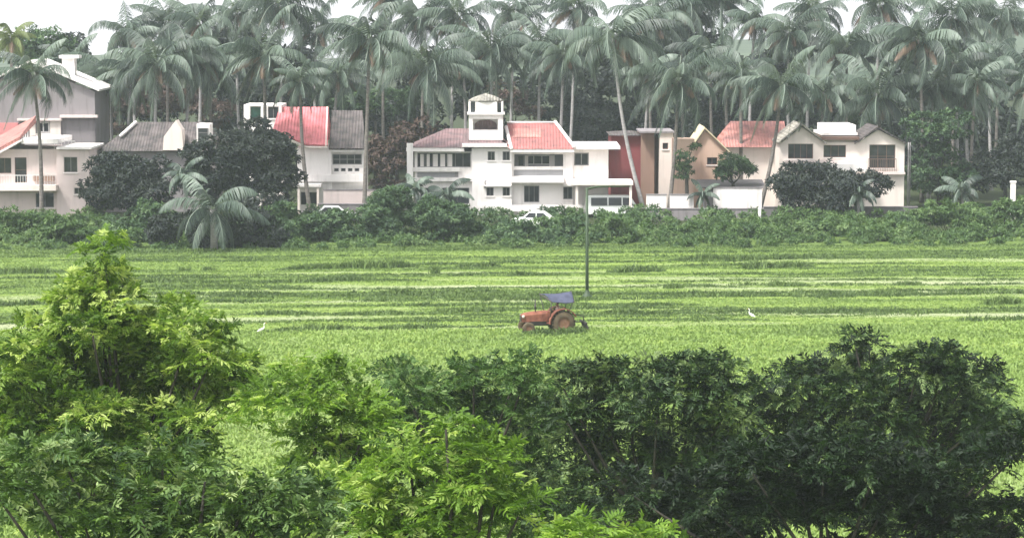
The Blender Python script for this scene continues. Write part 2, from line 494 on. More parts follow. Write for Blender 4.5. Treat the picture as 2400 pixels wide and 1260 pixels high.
# ---------------------------------------------------------------- field grass (nobody could count it)
rng = np.random.default_rng(4)
def blades(P, H, W, tint, rng, nb=4, spread=0.09, lean=0.35):
    """tufts of pointed blades standing at P"""
    N = len(P)
    P = np.repeat(P, nb, 0); H = np.repeat(H, nb); W = np.repeat(W, nb); t = np.repeat(tint, nb)
    m = len(P)
    P = P + np.stack([rng.normal(0, spread, m), rng.normal(0, spread, m), np.zeros(m)], -1)
    a = rng.uniform(0, math.pi, m)
    s = np.stack([np.cos(a), np.sin(a), np.zeros(m)], -1) * (W * 0.5)[:, None]
    h = H * rng.uniform(0.6, 1.15, m)
    le = np.stack([rng.normal(0, lean, m), rng.normal(0, lean, m), np.ones(m)], -1)
    tip = P + le * h[:, None]
    mid = P + le * [0.4, 0.4, 1] * (h * 0.55)[:, None]
    V = np.stack([P - s, P + s, mid + s * 0.8, tip, mid - s * 0.8], 1).reshape(-1, 3)
    k = np.arange(m) * 5
    Qs = np.stack([k, k + 1, k + 2, k + 4], -1)
    T = np.stack([k + 4, k + 2, k + 3, k + 3], -1)
    return V, Qs, T, np.clip(t + rng.normal(0, 0.035, m), 0, 1)

def tri_quads(V, Qs, T, t):
    # the pointed tips are triangles: doubled corners would be degenerate, so give each tip a small width
    V = V.reshape(-1, 5, 3)
    tip2 = V[:, 3] + (V[:, 1] - V[:, 0]) * 0.18
    V = np.concatenate([V, tip2[:, None]], 1).reshape(-1, 3)
    k = np.arange(len(Qs)) * 6
    Q = np.concatenate([np.stack([k, k + 1, k + 2, k + 4], -1), np.stack([k + 4, k + 2, k + 5, k + 3], -1)])
    return V, Q, np.concatenate([t, t])

N = 185000
dd = 86 + (214 - 86) * rng.uniform(0, 1, N) ** 1.0
xx = rng.uniform(-1, 1, N) * (0.215 * dd + 5)
cr = crop(xx, dd)
hh = np.where(dd < edge_y(xx), rng.uniform(0.09, 0.18, N), 0.03 + 0.17 * np.clip(0.85 - cr, 0, 1)) * rng.uniform(0.7, 1.3, N)
P = np.stack([xx, dd, zground(xx, dd) - 0.01], -1)
V1, q1, t1 = tri_quads(*blades(P, hh, np.full(N, 0.10), cr, rng, 3, 0.14, 0.5))
me = npmesh('grass', V1, q1, t1)
tag(link('grass', me, M['grass']), kind='stuff')

# weedy ridges between the strips: px0, py0, px1, py1, height, tufts per metre
ridges = [
 (-60,600,800,606,.22,9),(800,606,2460,596,.20,6),(640,631,1000,627,.55,22),(1070,626,1175,627,.6,26),(1010,642,1025,642,.6,30),
 (-40,641,140,638,.5,20),(560,664,1005,656,.42,18),(300,664,485,657,.45,22),(-40,676,70,672,.35,14),(-40,716,110,713,.35,14),
 (480,694,860,690,.42,14),(860,692,1210,686,.5,20),(1390,690,1900,686,.3,10),(560,738,1000,733,.36,16),(1000,733,1225,729,.42,22),
 (560,757,700,754,.3,12),(540,780,1230,762,.32,16),(1380,752,1760,744,.26,12),(1760,746,2460,726,.22,9),(1550,612,2010,604,.5,16),
 (1730,628,1905,624,.5,22),(1190,648,1340,645,.5,20),(1420,638,1560,634,.42,14),(1800,670,1900,667,.55,26),(2095,668,2160,664,.55,24),
 (1560,676,1600,675,.5,24),(1205,784,1300,783,.42,34),(1300,783,1375,779,.36,30),(1385,718,1660,715,.35,16),(2300,716,2400,713,.45,22),(2020,604,2460,598,.3,9),(1950,640,2460,632,.24,9),
 (1990,692,2460,684,.24,10),(1400,736,1500,733,.4,20),(1680,728,1720,726,.4,22),(1900,700,2010,697,.3,14),(-40,746,60,744,.35,16),
 (2230,752,2460,748,.3,12),(480,632,500,632,.5,28),(420,634,440,634,.4,20),(1290,708,1400,700,.3,16),(280,690,470,684,.3,10)]
rr = random.Random(21)
for i in range(44):
    a0 = rr.uniform(-300, 2000); b0 = 592 + 173 * ((i * 0.618034) % 1); ln = rr.uniform(450, 1700)
    if b0 > 740 and a0 > 900: b0 -= 25
    ridges.append((a0, b0, a0 + ln, b0 - ln * .006, rr.uniform(.13, .25), rr.uniform(9, 16)))
PP, HH, TT = [], [], []
for (a0, b0, a1, b1, h, dens) in ridges:
    p, q = gnd(a0, b0), gnd(a1, b1)
    L = (q - p).length
    k = int(L * dens * 1.5)
    u = rng.uniform(0, 1, k)
    gx = p.x + (q.x - p.x) * u
    gy = p.y + (q.y - p.y) * u
    env = np.clip(np.minimum(u, 1 - u) * 6, 0.15, 1) * (0.35 + 1.1 * vnoise(gx * 0.35, gx * 0 + b0, 41))
    gy = gy + rng.normal(0, 0.30, k) + 0.9 * (vnoise(gx * 0.18, gx * 0 + b0 * 0.7, 42) - 0.5)
    PP.append(np.stack([gx, gy, zground(gx, gy) - 0.01], -1))
    HH.append(h * .85 * env * rng.uniform(0.5, 1.2, k))
    TT.append(np.clip(0.17 + 0.25 * vnoise(gx * 0.6, gy, 43) + rng.normal(0, 0.05, k), 0, 1))
V1, q1, t1 = tri_quads(*blades(np.concatenate(PP), np.concatenate(HH), np.full(sum(map(len, PP)), 0.09), np.concatenate(TT), rng, 6, 0.15, 0.45))
tag(link('weeds', npmesh('weeds', V1, q1, t1), M['grass']), kind='stuff')

# ---------------------------------------------------------------- foliage builders
def norm(a): return a / np.maximum(np.linalg.norm(a, axis=-1, keepdims=True), 1e-6)

def leaf_quads(P, d, u, L, W, fold=0.18, droop=0.15):
    """pointed leaves folded along the midrib: two quads each"""
    s = norm(np.cross(d, u)); u = norm(np.cross(s, d))
    L_, W_ = L[:, None], W[:, None]
    b = P
    l1 = P + 0.38 * L_ * d + 0.5 * W_ * s + fold * W_ * u
    r1 = P + 0.38 * L_ * d - 0.5 * W_ * s + fold * W_ * u
    l2 = P + 0.74 * L_ * d + 0.36 * W_ * s + (fold * W_ - droop * 0.5 * L_) * u
    r2 = P + 0.74 * L_ * d - 0.36 * W_ * s + (fold * W_ - droop * 0.5 * L_) * u
    t = P + L_ * d - droop * L_ * u
    V = np.stack([b, r1, r2, t, l2, l1], 1).reshape(-1, 3)
    k = np.arange(len(P)) * 6
    Q = np.stack([np.stack([k, k + 1, k + 2, k + 3], -1), np.stack([k, k + 3, k + 4, k + 5], -1)], 1).reshape(-1, 4)
    return V, Q

def rand_dirs(n, rng):
    return norm(rng.normal(0, 1, (n, 3)))

def foliage(lobes, rng, leaf=(0.22, 0.06), cover=1.0, clump=0.5, per=8, tint_mid=0.45, tint_sd=0.2, flush=0.12, spray=0):
    """lobes: (x,y,z,r). Clumps sit on and in each lobe, shoots on each clump, whorls of leaves on each shoot."""
    Ps, As, Ts = [], [], []
    for (x, y, z, r) in lobes:
        c = np.array([x, y, z])
        nc = max(3, int(cover * (10 if not spray else 7) * (r / clump) ** 2 * 0.55))
        dirs = rand_dirs(nc, rng); dirs[:, 2] = dirs[:, 2] * 0.8 + 0.12
        rad = r * rng.uniform(0.5, 1.04, nc) ** (0.35 if spray else 0.6)
        cc = c + dirs * rad[:, None] * [1, 1, 0.85]
        cr_ = clump * rng.uniform(0.5, 1.15, nc)
        ct = tint_mid + rng.normal(0, tint_sd * 0.9, nc)
        ns = np.maximum(4, ((19 if spray else 13) * (cr_ / clump) ** 2).astype(int))
        k = np.repeat(np.arange(nc), ns)
        m = len(k)
        sd = rand_dirs(m, rng); sd[:, 2] = np.abs(sd[:, 2]) * 0.9 - 0.2; sd = norm(sd)
        P = cc[k] + sd * (cr_[k] * rng.uniform(0.7, 1.05, m))[:, None] * [1, 1, 0.7]
        out = norm(P - c)
        A = norm(0.6 * sd + 0.4 * out + [0, 0, 0.45] + rng.normal(0, 0.25, (m, 3)))
        t = ct[k] + rng.normal(0, tint_sd * 0.5, m)
        young = rng.uniform(0, 1, m) < flush
        t = np.where(young, t + 0.35, t)
        Ps.append(P); As.append(A); Ts.append(t)
    P = np.concatenate(Ps); A = np.concatenate(As); T = np.concatenate(Ts)
    n = len(P)
    if spray:
        # feathery sprays: leaflets in two rows along a drooping twig
        A = norm(A + rng.normal(0, 0.45, (n, 3)))
        S_ = norm(np.cross(A, [0, 0, 1.0]) + rng.normal(0, 0.35, (n, 3)))
        ln = spray * rng.uniform(0.55, 1.25, n)
        k = np.repeat(np.arange(n), per); m = n * per
        j = np.tile(np.arange(per), n)
        f = (j // 2 + 0.5) / ((per + 1) // 2)
        sg = np.where(j % 2 == 0, 1.0, -1.0)[:, None]
        Pl = P[k] + A[k] * (f * ln[k])[:, None] - np.array([0, 0, 1.0]) * (0.45 * ln[k] * f ** 2)[:, None]
        d = norm(S_[k] * sg * (1.05 - 0.6 * f)[:, None] + A[k] * (0.45 + 0.6 * f)[:, None] + [0, 0, -0.30] + rng.normal(0, 0.16, (m, 3)))
        L = leaf[0] * np.repeat(rng.uniform(0.6, 1.35, n), per) * rng.uniform(0.7, 1.2, m) * (1.05 - 0.35 * f) * (ln[k] / spray) ** 0.5; W = leaf[1] * rng.uniform(0.75, 1.2, m)
        up = norm(np.cross(S_[k], A[k]) + [0, 0, 0.5] + rng.normal(0, 0.25, (m, 3)))
        up = np.where(up[:, 2:3] < 0, -up, up)
        V, Q = leaf_quads(Pl, d, up, L, W)
        return V, Q, np.repeat(np.clip(T[k] + rng.normal(0, 0.06, m), 0, 1), 2)
    P = np.repeat(P, per, 0); A = np.repeat(A, per, 0); T = np.repeat(T, per)
    m = n * per
    e1 = norm(np.cross(A, rng.normal(0, 1, (m, 3))))
    tilt = rng.uniform(0.5, 1.35, m)[:, None]
    d = norm(A * np.cos(tilt) + e1 * np.sin(tilt) + [0, 0, -0.28])
    L = leaf[0] * rng.uniform(0.6, 1.2, m); W = leaf[1] * rng.uniform(0.7, 1.2, m)
    up = norm(A + [0, 0, 0.6] + rng.normal(0, 0.25, (m, 3)))
    V, Q = leaf_quads(P + A * rng.uniform(-0.06, 0.06, m)[:, None], d, up, L, W)
    return V, Q, np.repeat(np.clip(T + rng.normal(0, 0.05, m), 0, 1), 2)

def crown_mesh(name, lobes, seed, **kw):
    V, Q, t = foliage(lobes, np.random.default_rng(seed), **kw)
    return V, Q, t

def broad_tree(name, label, cat, D, plobes, mat, seed, group=None, base=None, trunk_r=0.22, bark_mat=None, deep=0.9, skip=None, **kw):
    """plobes: (px, py, radius in px) at distance D (+ optional metres further back)"""
    rnd = random.Random(seed)
    lobes = []
    for q in plobes:
        off = q[3] if len(q) > 3 else rnd.uniform(-deep, deep)
        p = at(q[0], q[1], D + off)
        lobes.append((p.x, p.y, p.z, q[2] * D / F))
    ctr = np.mean(np.array(lobes), 0)
    bx, by = (ctr[0], ctr[1]) if base is None else base
    root = thing(name, label, cat, (bx, by, 0), 0, group)
    V, Q, t = foliage(lobes, np.random.default_rng(seed), **kw)
    o = ROOT[root.name]
    link('crown', npmesh('crown', V - np.array([o.x, o.y, o.z]), Q, t), mat, root)
    mb = MB()
    zl = min(q[2] - q[3] * 0.3 for q in lobes)
    fork = Vector((bx + (ctr[0] - bx) * 0.6, by, max(0.4, ctr[2] * 0.72)))
    mb.tube([(bx, by, -0.1), (bx + 0.05, by, fork.z * 0.5), fork], [trunk_r, trunk_r * 0.8, trunk_r * 0.62], 9)
    for (x, y, z, r) in lobes:
        tip = Vector((x, y, z - r * .2))
        if skip and skip[0] < x * F / y + 1200 < skip[1]: continue
        m1 = fork.lerp(tip, 0.5) + Vector((rnd.uniform(-.2, .2), rnd.uniform(-.2, .2), -0.08 * (tip - fork).length))
        mb.tube([fork, m1, tip], [trunk_r * 0.4, trunk_r * 0.24, 0.02], 6)
    mb.build('trunk', bark_mat or M['bark'], root)
    return root

# ---------------------------------------------------------------- palms
def palm_crown(seed, nf=26, flen=4.6, dead=False, wind=(-0.25, 0.05)):
    rng = np.random.default_rng(seed)
    Vs, Qs, Ts, base = [], [], [], 0
    for i in range(nf):
        f = i / (nf - 1)
        phi = i * 2.39996 + rng.normal(0, 0.15)
        if dead: e0 = rng.uniform(-0.5, -0.1); Lf = flen * rng.uniform(0.6, 0.85); dr = rng.uniform(1.0, 1.4)
        else:
            e0 = 1.2 - 1.95 * f + rng.normal(0, 0.1); Lf = flen * rng.uniform(0.82, 1.12); dr = rng.uniform(1.2, 2.2)
        ns = 13
        s = np.linspace(0, 1, ns)
        el = e0 - dr * s ** 1.35
        el = np.maximum(el, -1.5)
        step = Lf / (ns - 1)
        dirs = np.stack([np.cos(phi) * np.cos(el), np.sin(phi) * np.cos(el), np.sin(el)], -1)
        dirs = norm(dirs + np.stack([wind[0] * s, wind[1] * s, 0 * s], -1))
        pts = np.concatenate([[np.zeros(3)], np.cumsum(dirs[:-1] * step, 0)])
        side = norm(np.cross(dirs, [0, 0, 1.0]) + 1e-4)
        # midrib
        w_ = (0.055 * (1 - 0.75 * s))[:, None]
        upv = np.cross(side, dirs)
        A = pts - side * w_ + upv * 0.02; B = pts + side * w_ + upv * 0.02
        V = np.stack([A, B], 1).reshape(-1, 3)
        k = np.arange(ns - 1) * 2
        Vs.append(V); Qs.append(np.stack([k, k + 1, k + 3, k + 2], -1) + base); Ts.append(np.full(ns - 1, 0.95)); base += len(V)
        # leaflets
        nl = 58
        t = np.linspace(0.10, 0.995, nl)
        P = np.stack([np.interp(t, s, pts[:, c]) for c in range(3)], -1)
        Dv = norm(np.stack([np.interp(t, s, dirs[:, c]) for c in range(3)], -1))
        Sd = norm(np.cross(Dv, [0, 0, 1.0]) + 1e-4)
        ftint = rng.uniform(0.0, 0.9) if not dead else rng.uniform(0.2, 0.9)
        for sg in (-1, 1):
            ll = rng.uniform(.8, 1.1) * (1.05 * np.sin(np.clip(0.22 + t * 0.80, 0, 1) * math.pi) ** 0.6 + 0.12) * rng.uniform(0.85, 1.1, nl) * flen / 4.6
            hang = 0.65 + 0.85 * t + rng.normal(0, 0.28, nl)
            d = norm(Sd * sg * 0.9 + Dv * (0.45 + 0.5 * t)[:, None] - np.stack([0 * t, 0 * t, hang], -1) + np.array([wind[0] * 0.8, wind[1], 0]))
            hw = 0.04
            a0 = P - Dv * hw; a1 = P + Dv * hw
            mid = P + d * (ll * 0.55)[:, None]
            d2 = norm(d - [0, 0, 0.5])
            tip = mid + d2 * (ll * 0.45)[:, None]
            V = np.stack([a0, a1, mid + Dv * hw * 0.9, mid - Dv * hw * 0.9, tip + Dv * 0.012, tip - Dv * 0.012], 1).reshape(-1, 3)
            k = np.arange(nl) * 6
            Qs.append(np.concatenate([np.stack([k, k + 1, k + 2, k + 3], -1), np.stack([k + 3, k + 2, k + 4, k + 5], -1)]) + base)
            tt = np.clip(ftint + rng.normal(0, 0.16, nl), 0, 0.9)
            Ts.append(np.concatenate([tt, tt])); Vs.append(V); base += len(V)
    return np.concatenate(Vs), np.concatenate(Qs), np.concatenate(Ts)

PALM_PROTO = []
for k in range(12):
    V, Q, t = palm_crown(100 + k, 19 + (k * 5) % 10, (5.6, 6.1, 5.0, 5.8, 5.3, 6.3)[k % 6], wind=((-0.32, -0.15, -0.5, 0.12, -0.4, -0.05, 0.3, -0.28, -0.6, 0.0, 0.45, -0.2)[k], 0.0))
    live = npmesh('crown', V, Q, t)
    V, Q, t = palm_crown(200 + k, 3 + k % 3, 4.8, dead=True)
    PALM_PROTO.append((live, npmesh('dead_frond', V, Q, t)))
YV = palm_crown(300, 20, 4.2)
YELLOW = npmesh('crown', *YV)
for me_, m_ in [(p[0], M['palm']) for p in PALM_PROTO] + [(p[1], M['deadleaf']) for p in PALM_PROTO] + [(YELLOW, M['palmyellow'])]:
    me_.materials.append(m_)

def palm(label, cx, cy, D, bx=None, size=1.0, k=0, rz=0.0, pale=False, bend=0.0, group='coconut palms behind the houses', thick=0.17, crown=None, dead=True):
    """crown at picture point cx, cy; the trunk's foot near picture column bx"""
    top = at(cx, cy, D)
    foot = at(bx if bx is not None else cx, 495, D); foot.z = 0
    root = thing('coconut_palm', label, 'palm tree', foot, 0, group)
    mb = MB()
    pts, rad = [], []
    n_ = 11
    for i in range(n_):
        f = i / (n_ - 1)
        p = foot.lerp(top, f)
        p.x += bend * math.sin(math.pi * f) + 0.0
        pts.append(p); rad.append(thick * (1.25 - 0.55 * f + 0.35 * max(0, 0.12 - f) / 0.12))
    pts[0].z = -0.1
    mb.tube(pts, rad, 9)
    mb.build('trunk', M['palebark'] if pale else M['palmbark'], root)
    live, deadm = PALM_PROTO[k % 12]
    o = link('crown', crown or live, None, root)
    o.location = top - foot; o.rotation_euler = (0, 0, rz); o.scale = (size,) * 3
    if dead:
        o = link('dead_frond', deadm, None, root)
        o.location = top - foot - Vector((0, 0, 0.15)); o.rotation_euler = (0, 0, rz * 1.7 + 0.4); o.scale = (size * 0.8,) * 3
    return root

# nearer palms, each with its own look
FRONT = [
 ('short coconut palm with drooping fronds before the grey gabled house at far left', 78, 178, 240, 97, .95, 0, .2, False, .25),
 ('coconut palm with a slim pale stem between the left houses, brown fronds below it', 368, 150, 262, 364, 1.0, 1, .1, True, -.1),
 ('coconut palm with a wide crown, its trunk beside the green window', 618, 128, 243, 617, 1.12, 2, -.2, False, .15),
 ('slim coconut palm whose bowed dark trunk crosses the bright red roof', 704, 190, 239, 730, .62, 3, .3, False, -.28),
 ('tall straight coconut palm at the right end of the red-roofed house', 866, 92, 240, 853, 1.08, 4, .0, False, .0),
 ('coconut palm with long hanging fronds behind the left wing of the white house', 1002, 158, 262, 1000, 1.1, 5, -.15, False, .1),
 ('big coconut palm with a pale curved leaning trunk just right of the flat-roofed annex', 1437, 88, 243.2, 1514, 1.2, 6, .1, True, -.5),
 ('coconut palm with a dark trunk standing before the cream pillar and mossy wall', 1590, 190, 242, 1566, .98, 7, .25, False, .15),
 ('coconut palm with a leaning trunk that crosses the salmon roof toward the garden wall', 1832, 200, 242, 1776, 1.02, 0, -.3, False, .3),
 ('thin coconut palm with a straight dark stem before the salmon roof', 1736, 178, 252, 1735, .7, 1, .4, False, .05),
 ('large coconut palm towering over the right end of the cream house', 2152, 92, 262, 2160, 1.3, 2, .15, False, .2),
 ('coconut palm with a low drooping crown directly behind the cream house roof', 2058, 222, 264, 2062, 1.1, 3, -.1, False, .1),
 ('coconut palm leaning away at the right corner of the cream house', 1930, 215, 263, 1905, .85, 4, .2, False, .2),
]
for q in FRONT:
    lab, cx, cy, D, bx, size, k, rz, pale, bend = q
    palm(lab, cx, cy, D, bx, size, k, rz, pale, bend)
palm('yellow-green palm crown at the far upper left corner above the grey gable', 28, 88, 262, 20, .75, 0, 0, group='coconut palms behind the houses', crown=YELLOW)

BACK = [
 ('slender palm with a pale trunk right behind the downpipe corner of the cream house', 2185, 205, 266, .8),
 ('slender palm with a bent pale trunk left of the white marker stone', 2290, 190, 264, .85),
 ('slender pale palm trunk and thin crown in the gap between the two dark right trees', 2240, 150, 268, .8),
 ('slender palm between the grey gable and the cottage, pale trunk', 310, 165, 266, .85),
 ('slender pale palm behind the window box of the cottage', 440, 120, 266, .9),
 ('slender palm directly left of the lookout tower with a pale trunk', 1085, 150, 268, .8),
 ('slender pale palm over the ridge end of the red hipped roof', 1320, 130, 268, .85),
 ('hazy coconut palm above the white chimney block of the left house', 165, 150, 276, .9),
 ('leaning hazy palm right of the grey gable, its crown well below the skyline', 262, 178, 272, .95),
 ('hazy coconut palm with a bushy top on the skyline right of the open left sky', 300, 78, 286, .95),
 ('hazy coconut palm standing tall on the skyline above the dark roofed cottage', 395, 52, 292, 1.05),
 ('hazy coconut palm with a windswept top above the window box of the cottage', 468, 55, 284, 1.0),
 ('coconut palm behind the cottage roof, crown just left of the wide crowned palm', 492, 150, 268, .95),
 ('hazy skyline palm over the white walled room with green window', 556, 66, 296, 1.05),
 ('hazy skyline palm directly behind the wide crowned palm by the red roof', 652, 44, 284, 1.15),
 ('hazy palm with a ragged top over the right half of the red roof', 742, 78, 294, 1.1),
 ('low crowned palm between the red roof and the tall straight palm', 792, 172, 270, .9),
 ('hazy skyline palm rising above the tall straight palm', 905, 26, 298, 1.0),
 ('hazy coconut palm on the skyline over the left wing of the white house', 985, 60, 288, 1.0),
 ('hazy palm with a spreading top left of the lookout tower', 1072, 72, 284, 1.1),
 ('dim coconut palm right behind the lookout tower of the white house', 1150, 118, 274, 1.0),
 ('hazy skyline palm right of the lookout tower', 1205, 50, 296, 1.05),
 ('dim palm with hanging fronds over the ridge of the red hipped roof', 1268, 112, 276, 1.0),
 ('hazy skyline palm above the dark tree right of the tower', 1345, 52, 292, 1.15),
 ('hazy skyline palm just right of the big palm with the pale curved trunk', 1530, 66, 290, 1.05),
 ('dim palm over the tan wall, crown below the skyline', 1520, 172, 276, .85),
 ('hazy palm on the skyline over the cream pillar', 1600, 40, 298, 1.05),
 ('dim palm with a grey bushy crown above the peach gable', 1668, 130, 276, 1.05),
 ('hazy skyline palm above the peach gable', 1690, 30, 300, 1.05),
 ('hazy skyline palm above the salmon roof, thin topped', 1770, 82, 290, .95),
 ('hazy palm rising behind the leaning palm at the salmon roof', 1850, 95, 282, .95),
 ('hazy palm top near the pale hill, left of the flat roof slab', 1905, 58, 296, 1.0),
 ('hazy palm above the flat roof slab of the cream house', 1985, 112, 280, 1.05),
 ('skyline palm cut by the top of the picture over the cream house', 2062, 30, 292, 1.15),
 ('hazy skyline palm right of the large palm over the cream house', 2232, 72, 286, 1.15),
 ('hazy palm with sideways fronds near the right edge of the grove', 2318, 150, 280, 1.05),
 ('rightmost hazy skyline palm, fronds against pale sky', 2345, 58, 296, 1.1),
 ('dim coconut palm behind the dark trees at the right edge', 2262, 232, 272, .95),
 ('hazy palm cut by the right edge of the picture', 2420, 185, 278, 1.0),
]
rp_ = random.Random(8)
for i, (lab, cx, cy, D, size) in enumerate(BACK):
    if cx > 480 and cy < 100: cy -= 34 if i % 3 else 18
    palm(lab, cx, cy, D, cx + rp_.uniform(-18, 18), size, i * 5 + 1, rp_.uniform(-.5, .5), rp_.random() < .6, rp_.uniform(-.35, .35), thick=.16)

# far-off wood that closes the view behind the palms (one mass)
lob = []
rw = random.Random(3)
for i in range(185):
    px = rw.uniform(-500, 2900); D = rw.uniform(305, 345)
    hi = 115 if px < 300 else 95
    py = rw.uniform(hi, 430)
    p = at(px, py, D); lob.append((p.x, p.y, max(1.0, p.z), rw.uniform(2.2, 3.6)))
V, Q, t = foliage(lob, np.random.default_rng(77), leaf=(0.75, 0.36), cover=0.75, clump=1.1, per=5, tint_mid=0.4)
tag(link('far_wood', npmesh('far_wood', V, Q, t), M['wood']), kind='stuff')

# broad-leaved trees between and behind the houses
FARKW = dict(leaf=(0.42, 0.17), cover=0.7, clump=0.75, per=6, tint_mid=0.4)
def fartree(label, D, lobes, mat, seed, name='leafy_tree', cat='tree', group='leafy trees among the houses', **kw):
    k = dict(FARKW); k.update(kw)
    return broad_tree(name, label, cat, D, lobes, mat, seed, group, trunk_r=0.24, deep=1.2, **k)
fartree('grey-green leafy tree behind the chimney block of the left house', 309, [(110,100,45),(70,95,40),(140,115,35),(40,130,45),(95,140,45)], M['midleaf'], 1)
fartree('dark broad tree right of the lookout tower, behind the red hipped roof', 304, [(1290,250,60),(1360,230,70),(1440,240,65),(1400,290,70),(1320,300,55),(1480,290,55),(1510,240,45)], M['wood'], 2)
fartree('dull rusty tree filling the gap left of the white house', 262, [(900,390,48),(930,350,45),(960,320,40),(915,440,45),(880,350,35),(1000,300,30)], M['brownleaf'], 3)
fartree('dark rounded tree between the left houses and the cottage', 236, [(280,410,55),(240,400,40),(330,420,50),(290,460,55),(350,460,50),(240,455,45),(370,400,35)], M['wood'], 4, cover=1.15, tint_sd=.3)
fartree('dark drooping mango tree beneath the red roof', 232, [(560,350,60),(620,360,65),(520,400,60),(600,420,65),(650,420,50),(540,460,60),(620,480,60),(480,370,45),(665,360,35),(460,430,50),(600,320,45)], M['wood'], 5, cover=1.15, tint_sd=.3)
fartree('rusty leafy tree right of the grey gable wall', 304, [(262,250,45),(300,225,50),(330,250,45),(255,300,40)], M['brownleaf'], 6)
fartree('brownish leafy tree behind the dark roofed cottage', 306, [(400,235,50),(450,245,45),(360,250,45),(500,270,45)], M['brownleaf'], 7)
fartree('dark round tree in front of the cream house', 238, [(1870,420,50),(1930,430,55),(1985,445,50),(2040,440,42),(1880,465,45),(1960,470,45),(1830,440,35)], M['wood'], 8, cover=1.15, tint_sd=.3)
fartree('dark tree with hanging branches right of the cream house', 258, [(2200,380,55),(2170,310,50),(2230,300,50),(2200,440,50),(2160,420,40),(2250,420,45)], M['midleaf'], 9, tint_mid=.25)
fartree('dark blue-green tree by the white post at the right edge', 258, [(2320,390,45),(2380,360,50),(2290,420,45),(2370,410,60),(2420,380,50)], M['wood'], 10)
fartree('small brown-green tree behind the salmon roof', 306, [(1700,240,45),(1760,250,45),(1650,240,40),(1820,270,40)], M['wood'], 12)
fartree('dim leafy tree behind the cream house roof slab', 308, [(1960,270,45),(2020,280,40),(1900,270,40),(2080,290,40)], M['midleaf'], 13, tint_mid=.2)
fartree('dull red-leaved tree behind the tower and the red hipped roof', 302, [(1205,240,35),(1180,215,30),(1235,270,30)], M['brownleaf'], 14)
fartree('dim leafy tree behind the tall straight palm', 306, [(800,220,50),(850,240,45),(910,250,50),(960,230,40)], M['midleaf'], 15, tint_mid=.2)
fartree('dark leafy tree behind the grey roof right of the red one', 308, [(700,220,45),(650,215,40),(760,225,45),(590,220,40)], M['wood'], 16)
fartree('small flowering tree covering the mossy sand wall', 241, [(1607,372,22),(1600,405,24),(1622,345,16)], M['midleaf'], 17, leaf=(.26, .12), clump=.45)
fartree('small spiky garden tree before the peach gable', 243, [(1715,385,26),(1740,400,25),(1700,410,22)], M['midleaf'], 18, leaf=(.4, .1), clump=.4, tint_mid=.3)

# ---------------------------------------------------------------- houses
def bpx(mb, px0, px1, py0, py1, D0, D1):
    """box seen between two picture columns and rows, from distance D0 to D1"""
    a, b_ = at(px0, py1, D0), at(px1, py0, D0)
    return mb.box(a.x, b_.x, D0, D1, a.z, b_.z)
def rect(px0, px1, py0, py1, D):
    a, b_ = at(px0, py1, D), at(px1, py0, D)
    return a.x, b_.x, a.z, b_.z
def window(parent, r, D, nx=2, nz=1, frame='frame', pane='glass', name='window', w_=0.06, rec=0.12, sill=True):
    """frame with glazing bars set into an opening r, its pane a sub-part"""
    x0, x1, z0, z1 = r
    y0, y1 = D + rec, D + rec + 0.07
    mb = MB()
    mb.box(x0, x0 + w_, y0, y1, z0, z1); mb.box(x1 - w_, x1, y0, y1, z0, z1)
    mb.box(x0 + w_, x1 - w_, y0, y1, z0, z0 + w_); mb.box(x0 + w_, x1 - w_, y0, y1, z1 - w_, z1)
    for i in range(1, nx):
        x = x0 + (x1 - x0) * i / nx
        mb.box(x - w_ * .4, x + w_ * .4, y0 + .004, y1 - .004, z0 + w_, z1 - w_)
    for j in range(1, nz):
        z = z0 + (z1 - z0) * j / nz
        mb.box(x0 + w_, x1 - w_, y0 + .008, y1 - .008, z - w_ * .35, z + w_ * .35)
    f = mb.build(name, M[frame], parent)
    MB().box(x0 + w_ * .5, x1 - w_ * .5, y0 + .025, y0 + .045, z0 + w_ * .5, z1 - w_ * .5).build('pane', M[pane], f)
    if sill:
        MB().box(x0 - .08, x1 + .08, D - .08, D - .002, z0 - .10, z0 - .02).build('sill', M['white'], f)
    return f
def rail(mb, x0, x1, y, z0, z1, n=14, r=.03):
    mb.box(x0, x1, y - .04, y + .04, z1 - .07, z1)
    for i in range(n + 1):
        x = x0 + (x1 - x0) * i / n
        mb.box(x - r / 2, x + r / 2, y - .015, y + .015, z0, z1 - .07)

# ---- the white house with lookout tower
D = 246.0
base = at(1200, 495, D); base.z = 0
h = thing('white_house', 'large white two-storey house with red tiled roofs and a lookout tower, centre of the row', 'house', base)
DB = D + 9.5
mb = MB(); m2 = MB()
# left wing: glazed veranda upstairs
L0, L1, LZ0, LZ1 = rect(972, 1106, 355, 495, D)
hv = rect(978, 1103, 358, 392, D); hp = rect(978, 1074, 404, 415, D); hd = rect(985, 1100, 440, 478, D)
mb.body(L0, L1, 0, LZ1, D, DB, [hv, hd])
# centre block stands a little forward
CF = D - 0.6
c0, c1, _, cz1 = rect(1106, 1199, 345, 495, CF)
cw = [rect(1143, 1160, 355, 376, CF), rect(1178, 1195, 355, 376, CF), rect(1140, 1157, 439, 459, CF), rect(1178, 1195, 439, 459, CF)]
mb.body(c0 + .002, c1, 0, cz1, CF, DB - .5, cw)
# right wing
r0, r1, _, rz1 = rect(1199, 1343, 357, 495, D)
rb = rect(1204, 1320, 361, 412, D); rd = rect(1228, 1264, 435, 474, D); rw_ = rect(1320, 1342, 438, 467, D)
mb.body(r0 + .002, r1, 0, rz1, D, DB, [rb, rd, rw_])
# flat roofed annex
a0, a1, _, az1 = rect(1343, 1426, 350, 495, D + .2)
aw = rect(1345.5, 1380, 358, 388, D + .2)
mb.body(a0 + .002, a1, 0, az1, D + .2, DB - 1, [aw])
mb.build('wall', M['white'], h)
